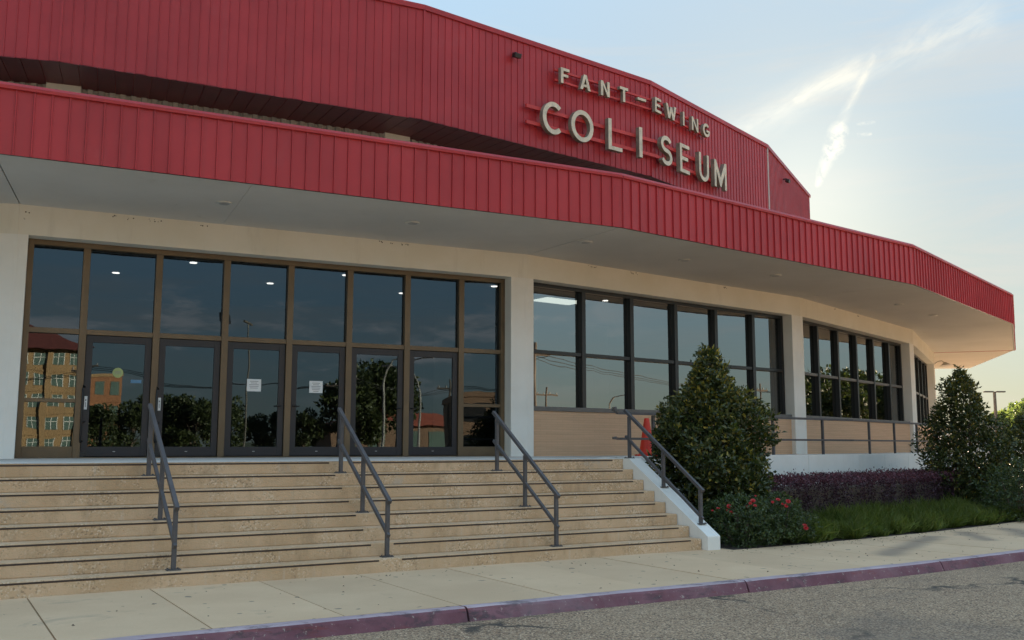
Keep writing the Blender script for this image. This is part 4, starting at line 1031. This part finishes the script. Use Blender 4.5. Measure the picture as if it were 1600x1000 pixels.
# liriope border
def border():
    r_ = np.random.default_rng(9); nc = 340; nb = 120
    a = r_.uniform(34.4, 43.8, nc); R = r_.uniform(48.3, 49.75, nc)
    cx = CX+R*np.sin(a*D); cy = CY-R*np.cos(a*D); hs = r_.uniform(.16, .50, nc)*(1-.25*(R-48.3)/1.45)
    n = nc*nb; ci = np.repeat(np.arange(nc), nb)
    th = r_.uniform(0, 6.28, n); lean = r_.uniform(.05, 1.5, n)**1.2; L = hs[ci]*r_.uniform(.6, 1.25, n)
    bx = cx[ci]+r_.normal(0, .035, n)+np.cos(th)*.02; by = cy[ci]+r_.normal(0, .035, n)+np.sin(th)*.02; bz = np.full(n, ZSW-.01)
    P = np.stack([bx, by, bz], 1)
    d = np.stack([np.cos(th)*lean, np.sin(th)*lean, np.ones(n)], 1)
    me = leaf_mesh('grass_border', 'grass_blade', P, d, L, .012, np.clip(r_.uniform(0, 1, nc)[ci]*.6+r_.uniform(0, .5, n), 0, 1), np.clip(r_.normal(.12, .22, n), 0, 1), fold=.25, curl=.16)
    o = put('grass_border', me); o['kind'] = 'stuff'; o['label'] = 'tufted green border grass along the sidewalk in front of the purple hedge'; o['category'] = 'grass'
border()
# fallen leaves / litter on the walk: small stuff
def litter():
    r_ = np.random.default_rng(3); n = 420
    a = r_.uniform(20, 42, n); R = np.where(r_.uniform(0, 1, n) < .5, 49.9+np.abs(r_.normal(0, .25, n)), r_.uniform(49.9, 52.2, n))
    ok = (a > 32.6) | (r_.uniform(0, 1, n) < .35); a, R = a[ok], R[ok]; n = len(a)
    X = CX+R*np.sin(a*D); Y = CY-R*np.cos(a*D); P = np.stack([X, Y, np.full(n, ZSW+.006)], 1)
    keep = ((X*-math.sin(TH)+Y*math.cos(TH)) < 11.2) | (a > 32.6); P = P[keep]; n = len(P)
    d = np.stack([r_.normal(size=n), r_.normal(size=n), r_.normal(0, .06, n)], 1)
    me = leaf_mesh('leaf_litter', 'bark', P, d, .035*r_.uniform(.5, 1.4, n), .018, r_.uniform(0, 1, n), up=np.array([0, 0, 1.]))
    o = put('leaf_litter', me); o['kind'] = 'stuff'; o['label'] = 'dry fallen leaves scattered on the sidewalk'; o['category'] = 'leaves'
litter()

# ------------------------------------------------------------------ far things
def tree_mesh(seed, H, rad, n, L, mat='tree_leaf', trunk_h=.25):
    r_ = np.random.default_rng(seed)
    q = MB(); q.tube([(0, 0, -.1), (.05, .02, H*.25), (.0, .08, H*.55), (.1, 0, H*.8)], [H*.028, H*.022, H*.014, H*.004], 8)
    cl = []
    for i in range(16):
        a = r_.uniform(0, 6.28); hh = r_.uniform(trunk_h+.05, .92); rr = rad*(1-abs(hh-.55)*1.1)*r_.uniform(.35, .8)
        c = np.array([rr*math.cos(a), rr*math.sin(a), hh*H]); cl.append((c, rad*r_.uniform(.26, .48)))
        q.tube([(0, 0, H*hh*.6), tuple(c*np.array([.5, .5, .9])), tuple(c)], [H*.010, H*.006, H*.002], 5)
    tm = q.mesh('trunk', 'bark')
    P = []; O = []
    for c, r in cl:
        m = n//16; v = r_.normal(size=(m, 3)); v /= np.linalg.norm(v, axis=1, keepdims=True); s = r_.uniform(.25, 1, m)[:, None]**.45
        P.append(c+v*s*r*np.array([1, 1, .8])); O.append(v+np.array([0, 0, .2]))
    P = np.concatenate(P); O = np.concatenate(O); m = len(P)
    fm_ = leaf_mesh('crown', mat, P, O+r_.normal(size=(m, 3))*.7, L*r_.uniform(.7, 1.3, m), L*.6, r_.uniform(0, 1, m))
    return tm, fm_
TA = tree_mesh(1, 7.5, 3.2, 4200, .42); TB = tree_mesh(2, 7.0, 2.8, 3800, .40); TP = tree_mesh(3, 6.5, 3.0, 3400, .42, 'pale_tree_leaf')
def tree(T, label, loc, sc, rz, group=None):
    t = thing('tree', label, 'tree', loc, group)
    M_ = Matrix.Translation(loc) @ Matrix.Rotation(rz, 4, 'Z') @ Matrix.Scale(sc, 4)
    put('trunk', T[0], t, M_); put('crown', T[1], t, M_, kind='stuff')
def azp(az, d, ox=0, oy=0): return (ox+d*math.sin(az*D), oy+d*math.cos(az*D))
# visible at the right edge
tree(TP, 'pale sunlit tree far off beyond the right-hand shrubs', (60.5, 118, 0), 1.0, .3)
tree(TP, 'sunlit tree at the right picture edge behind the dark bush', (52.5, 98, 0), .95, 2.0)
t = thing('parking_lot_light', 'tall T-shaped parking lot light pole against the pale sky at right', 'lamp post', (34.7, 70.2, 0))
Mx = Matrix.Translation((34.7, 70.2, 0))
q = MB(); q.tube([(0, 0, 0), (0, 0, 5.5)], [.13, .10], 10); put('pole', q.mesh('pole', 'pole_dark'), t, Mx)
for s_ in (-1, 1):
    q = MB(); q.box(s_*.10, s_*.75, -.14, .14, 5.45, 5.55) if s_ > 0 else q.box(-.75, -.10, -.14, .14, 5.45, 5.55); put('lamp_head', q.mesh('lamp_head', 'pole_dark', bevel=.02), t, Mx)
t = thing('low_building', 'small pale flat-roofed building far off behind the right-hand shrub', 'building', (55.0, 112, 0))
q = MB(); q.box(51, 58, 110, 118, 0, 3.6); put('wall', q.mesh('wall', 'white_trim'), t)
q = MB(); q.box(50.7, 58.3, 109.7, 118.3, 3.6, 3.9); put('roof', q.mesh('roof', 'roof_grey'), t)
# what the glass mirrors: the street behind the photographer
hid = 'trees across the car park mirrored in the glass'
k = 0
for i, (x, y, sc) in enumerate(((45, 34, .9), (49, 40, 1.15), (53, 45, 1.05), (57, 50, 1.2), (60, 56, 1.05), (63, 61, 1.2), (66, 66, 1.0), (69, 72, 1.15), (72, 79, .95), (51, 52, .9), (58, 62, .9), (64, 72, .9), (47, 45, .75))):
    tree((TA, TB)[i % 2], 'dark tree of the row mirrored in the right-hand windows', (x, y, 0), sc, i*1.7, hid)
for i, (az, d, sc) in enumerate(((146.6, 62, .72), (145.0, 60, .78), (143.2, 66, .7), (141.0, 74, .62), (139.0, 70, .6), (137.2, 66, .7))):
    x, y = azp(az, d, -5, 17); tree((TA, TB)[i % 2], 'tree of the low row across the street mirrored in the doors', (x, y, 0), sc, i*2.1, 'trees across the street mirrored in the doors')
for i, (az, d, sc) in enumerate(((135.6, 66, 1.12), (133.6, 70, 1.15), (151.5, 58, .62), (154.5, 50, .5), (149.5, 66, .8))):
    x, y = azp(az, d, -3, 18); tree((TB, TA)[i % 2], ('big tree behind the red-roofed building mirrored in the fifth door', 'big tree beside the red-roofed building mirrored in the sixth door', 'tree in front of the hotel mirrored in the first door', 'small tree in front of the hotel mirrored in the left side panel', 'tree by the low hotel wing mirrored in the first door')[i], (x, y, 0), sc, i*1.3)
for i in range(12):
    x, y = azp(84+i*2.6, 170+(i % 3)*12, 3, 22); tree((TA, TB)[i % 2], 'far tree on the horizon mirrored in the middle windows', (x, y, 0), .85+.12*(i % 3), i, 'far trees mirrored in the middle windows')
def box_building(name, label, cen, az, W_, Dp, floors, fh, wall, roofm, win, nw, roof_h, over=1.2, trim=True):
    """building facing azimuth az (its front normal); origin at the front middle"""
    t = thing(name, label, 'building', (*cen, 0))
    an = -az*D+math.pi
    M_ = Matrix.Translation((*cen, 0)) @ Matrix.Rotation(an, 4, 'Z')   # local -y is the front
    H = floors*fh
    q = MB(); q.box(-W_/2, W_/2, 0, Dp, 0, H); put('wall', q.mesh('wall', wall), t, M_)
    if roof_h:
        q = MB(); o = over
        q.add([(-W_/2-o, -o, H), (W_/2+o, -o, H), (W_/2+o, Dp+o, H), (-W_/2-o, Dp+o, H), (-W_/2+Dp*.42, Dp*.42, H+roof_h), (W_/2-Dp*.42, Dp*.42, H+roof_h), (W_/2-Dp*.42, Dp*.58, H+roof_h), (-W_/2+Dp*.42, Dp*.58, H+roof_h)],
              [(0, 1, 5, 4), (1, 2, 6, 5), (2, 3, 7, 6), (3, 0, 4, 7), (4, 5, 6, 7), (3, 2, 1, 0)])
        put('roof', q.mesh('roof', roofm), t, M_)
    else:
        q = MB(); q.box(-W_/2-.15, W_/2+.15, -.15, Dp+.15, H, H+.5); put('parapet', q.mesh('parapet', roofm), t, M_)
    wm = MB(); ww, wh = W_/nw*.62, fh*.58
    wm.box(-ww/2, ww/2, -.06, .2, 0, wh); wmm = wm.mesh('window', win)
    if nw > 8:
        pm_ = MB(); pm_.box(-.45, .45, -.5, .1, 0, H-.4); pmm_ = pm_.mesh('pilaster', wall)
        for i in range(0, nw+1, 2): put('pilaster', pmm_, t, M_ @ Matrix.Translation((-W_/2+i*W_/nw, 0, 0)))
        ml = MB()
        for x in (-.5, 0, .5): ml.box(x*ww-.05, x*ww+.05, -.1, -.061, 0, wh)
        ml.box(-ww/2, ww/2, -.1, -.0611, wh*.62, wh*.62+.09); mlm = ml.mesh('window_bars', 'white_trim')
        for fl in range(floors):
            for i in range(nw): put('window_bars', mlm, t, M_ @ Matrix.Translation((-W_/2+(i+.5)*W_/nw, 0, fl*fh+fh*.25)))
    for fl in range(floors):
        for i in range(nw):
            put('window', wmm, t, M_ @ Matrix.Translation((-W_/2+(i+.5)*W_/nw, 0, fl*fh+fh*.25)))
        if trim and fl:
            q = MB(); q.box(-W_/2-.1, W_/2+.1, -.12, .1, fl*fh-.15, fl*fh+.15); put('band', q.mesh('band', wall), t, M_)
    return t
hx, hy = azp(155.6, 165, -8, 16)
box_building('hotel', 'tan five-storey hotel with dark red roof mirrored in the left side panel', (hx, hy), -18, 30, 22, 5, 3.5, 'tan_stucco', 'roof_tile_red', 'hotel_glass', 11, 6.0, 2.0)
hM = Matrix.Translation((hx, hy, 0)) @ Matrix.Rotation(18*D+math.pi, 4, 'Z'); wp = hM @ Vector((-18.9, 1.2, 0))
box_building('hotel_wing', 'lower orange brick wing of the hotel mirrored in the first door', (wp.x, wp.y), -18, 7.4, 12, 3, 4.1, 'orange_brick', 'tan_stucco', 'hotel_glass', 3, 0)
hx, hy = azp(132.0, 96, -3, 18)
box_building('shop_building', 'low building with bright red sloping roof mirrored in the right-hand doors', (hx, hy), -30, 17, 10, 1, 4.0, 'brown_wall', 'red_roof', 'hotel_glass', 5, 1.6, .8)
hx, hy = azp(127.0, 70, -1, 19)
box_building('shop_building', 'dark brown block mirrored in the side panel right of the doors', (hx, hy), -40, 7, 8, 2, 2.9, 'brown_wall', 'brown_wall', 'black_frame', 2, 0)
def utility_pole(label, loc, H, rz, lamp=False):
    t = thing('utility_pole', label, 'utility pole', (*loc, 0), 'wooden utility poles mirrored in the glass')
    M_ = Matrix.Translation((*loc, 0)) @ Matrix.Rotation(rz, 4, 'Z')
    q = MB(); q.tube([(0, 0, 0), (0, 0, H)], [.17, .11], 8); put('pole', q.mesh('pole', 'pole_wood'), t, M_)
    q = MB(); q.box(-1.2, 1.2, -.06, .06, H-.9, H-.76); put('crossarm', q.mesh('crossarm', 'pole_wood'), t, M_)
    for x in (-1.05, -.4, .4, 1.05):
        q = MB(); q.disc((x, 0, H-.76), .06, 8, .18); put('insulator', q.mesh('insulator', 'pole_grey'), t, M_)
    return t
P_ = [azp(101.2, 46, .5, 20), azp(100.4, 80, .8, 20), azp(88.5, 95, 6, 25), azp(130.5, 74, -1, 19), azp(136.4, 62, -3, 18), azp(150.6, 70, -7, 16)]
labs = ['near utility pole mirrored at the left edge of the middle windows', 'farther utility pole mirrored in the first middle window', 'utility pole mirrored at the right end of the middle windows', 'utility pole mirrored in the sixth door', 'utility pole mirrored in the fourth door', 'utility pole mirrored in the first door']
for p, l, H in zip(P_, labs, (8.6, 7.6, 9, 8.0, 7.6, 8.5)): utility_pole(l, p, H, .9)
def cables(label, pts, hs):
    q = MB()
    for off in (-.9, 0, .9):
        for (p, h0), (r2, h1) in zip(zip(pts[:-1], hs[:-1]), zip(pts[1:], hs[1:])):
            seg_ = []
            for i in range(13):
                u = i/12; seg_.append((p[0]+(r2[0]-p[0])*u+off*.5, p[1]+(r2[1]-p[1])*u+off, h0+(h1-h0)*u-1.2*4*u*(1-u)*.6))
            q.tube(seg_, .022, 4)
    o = put('overhead_cables', q.mesh('overhead_cables', 'cable')); tag(o, label, 'cables')
cables('overhead cables running between the utility poles across the street', [azp(160, 85, -7, 16), P_[5], P_[4], P_[3], azp(115, 70, 0, 20)], [7.8, 7.6, 6.8, 7.1, 7.2])
cables('overhead cables mirrored in the middle windows', [azp(118, 60, 0, 20), P_[0], P_[2], azp(70, 110, 8, 26)], [7.5, 7.7, 8.1, 8])
def street_lamp(label, loc, H, ang, name='street_lamp', n=1):
    t = thing(name, label, 'street lamp', (*loc, 0)); M_ = Matrix.Translation((*loc, 0)) @ Matrix.Rotation(ang, 4, 'Z')
    q = MB(); q.tube([(0, 0, 0), (0, 0, H*.8), (.1, 0, H*.9), (.5, 0, H)], [.09, .07, .06, .05], 8); q.tube([(.5, 0, H), (2.2, 0, H+.25)], .04, 6); put('pole', q.mesh('pole', 'pole_grey'), t, M_)
    q = MB(); q.box(2.1, 2.8, -.13, .13, H+.2, H+.33); put('lamp_head', q.mesh('lamp_head', 'pole_grey', bevel=.03), t, M_)
street_lamp('curved-arm street lamp mirrored in the second middle window', azp(97.0, 62, 2.1, 21.5), 5.6, 2.2)
street_lamp('pale street lamp pole mirrored in the fifth door', azp(133.7, 40, -2.6, 18.5), 6.6, 1.2)
street_lamp('pale street lamp pole mirrored in the sixth door', azp(132.0, 44, -2.0, 18.8), 6.4, -1.6)
fp = azp(142.0, 34, -4.8, 17.4)
t = thing('floodlight_pole', 'pole with two floodlights in the car park mirrored above the third door', 'floodlight pole', (*fp, 0)); Mx = Matrix.Translation((*fp, 0)) @ Matrix.Rotation(-.65, 4, 'Z')
q = MB(); q.tube([(0, 0, 0), (0, 0, 7.95)], [.05, .04], 8); q.box(-.9, .9, -.05, .05, 7.9, 8.0); put('pole', q.mesh('pole', 'pole_dark'), t, Mx)
for x in (-.55, .55):
    q = MB(); q.box(x-.32, x+.32, -.1, .1, 8.1, 8.55); put('lamp_head', q.mesh('lamp_head', 'black_metal', bevel=.03), t, Mx @ Matrix.Rotation(.15, 4, 'X'))
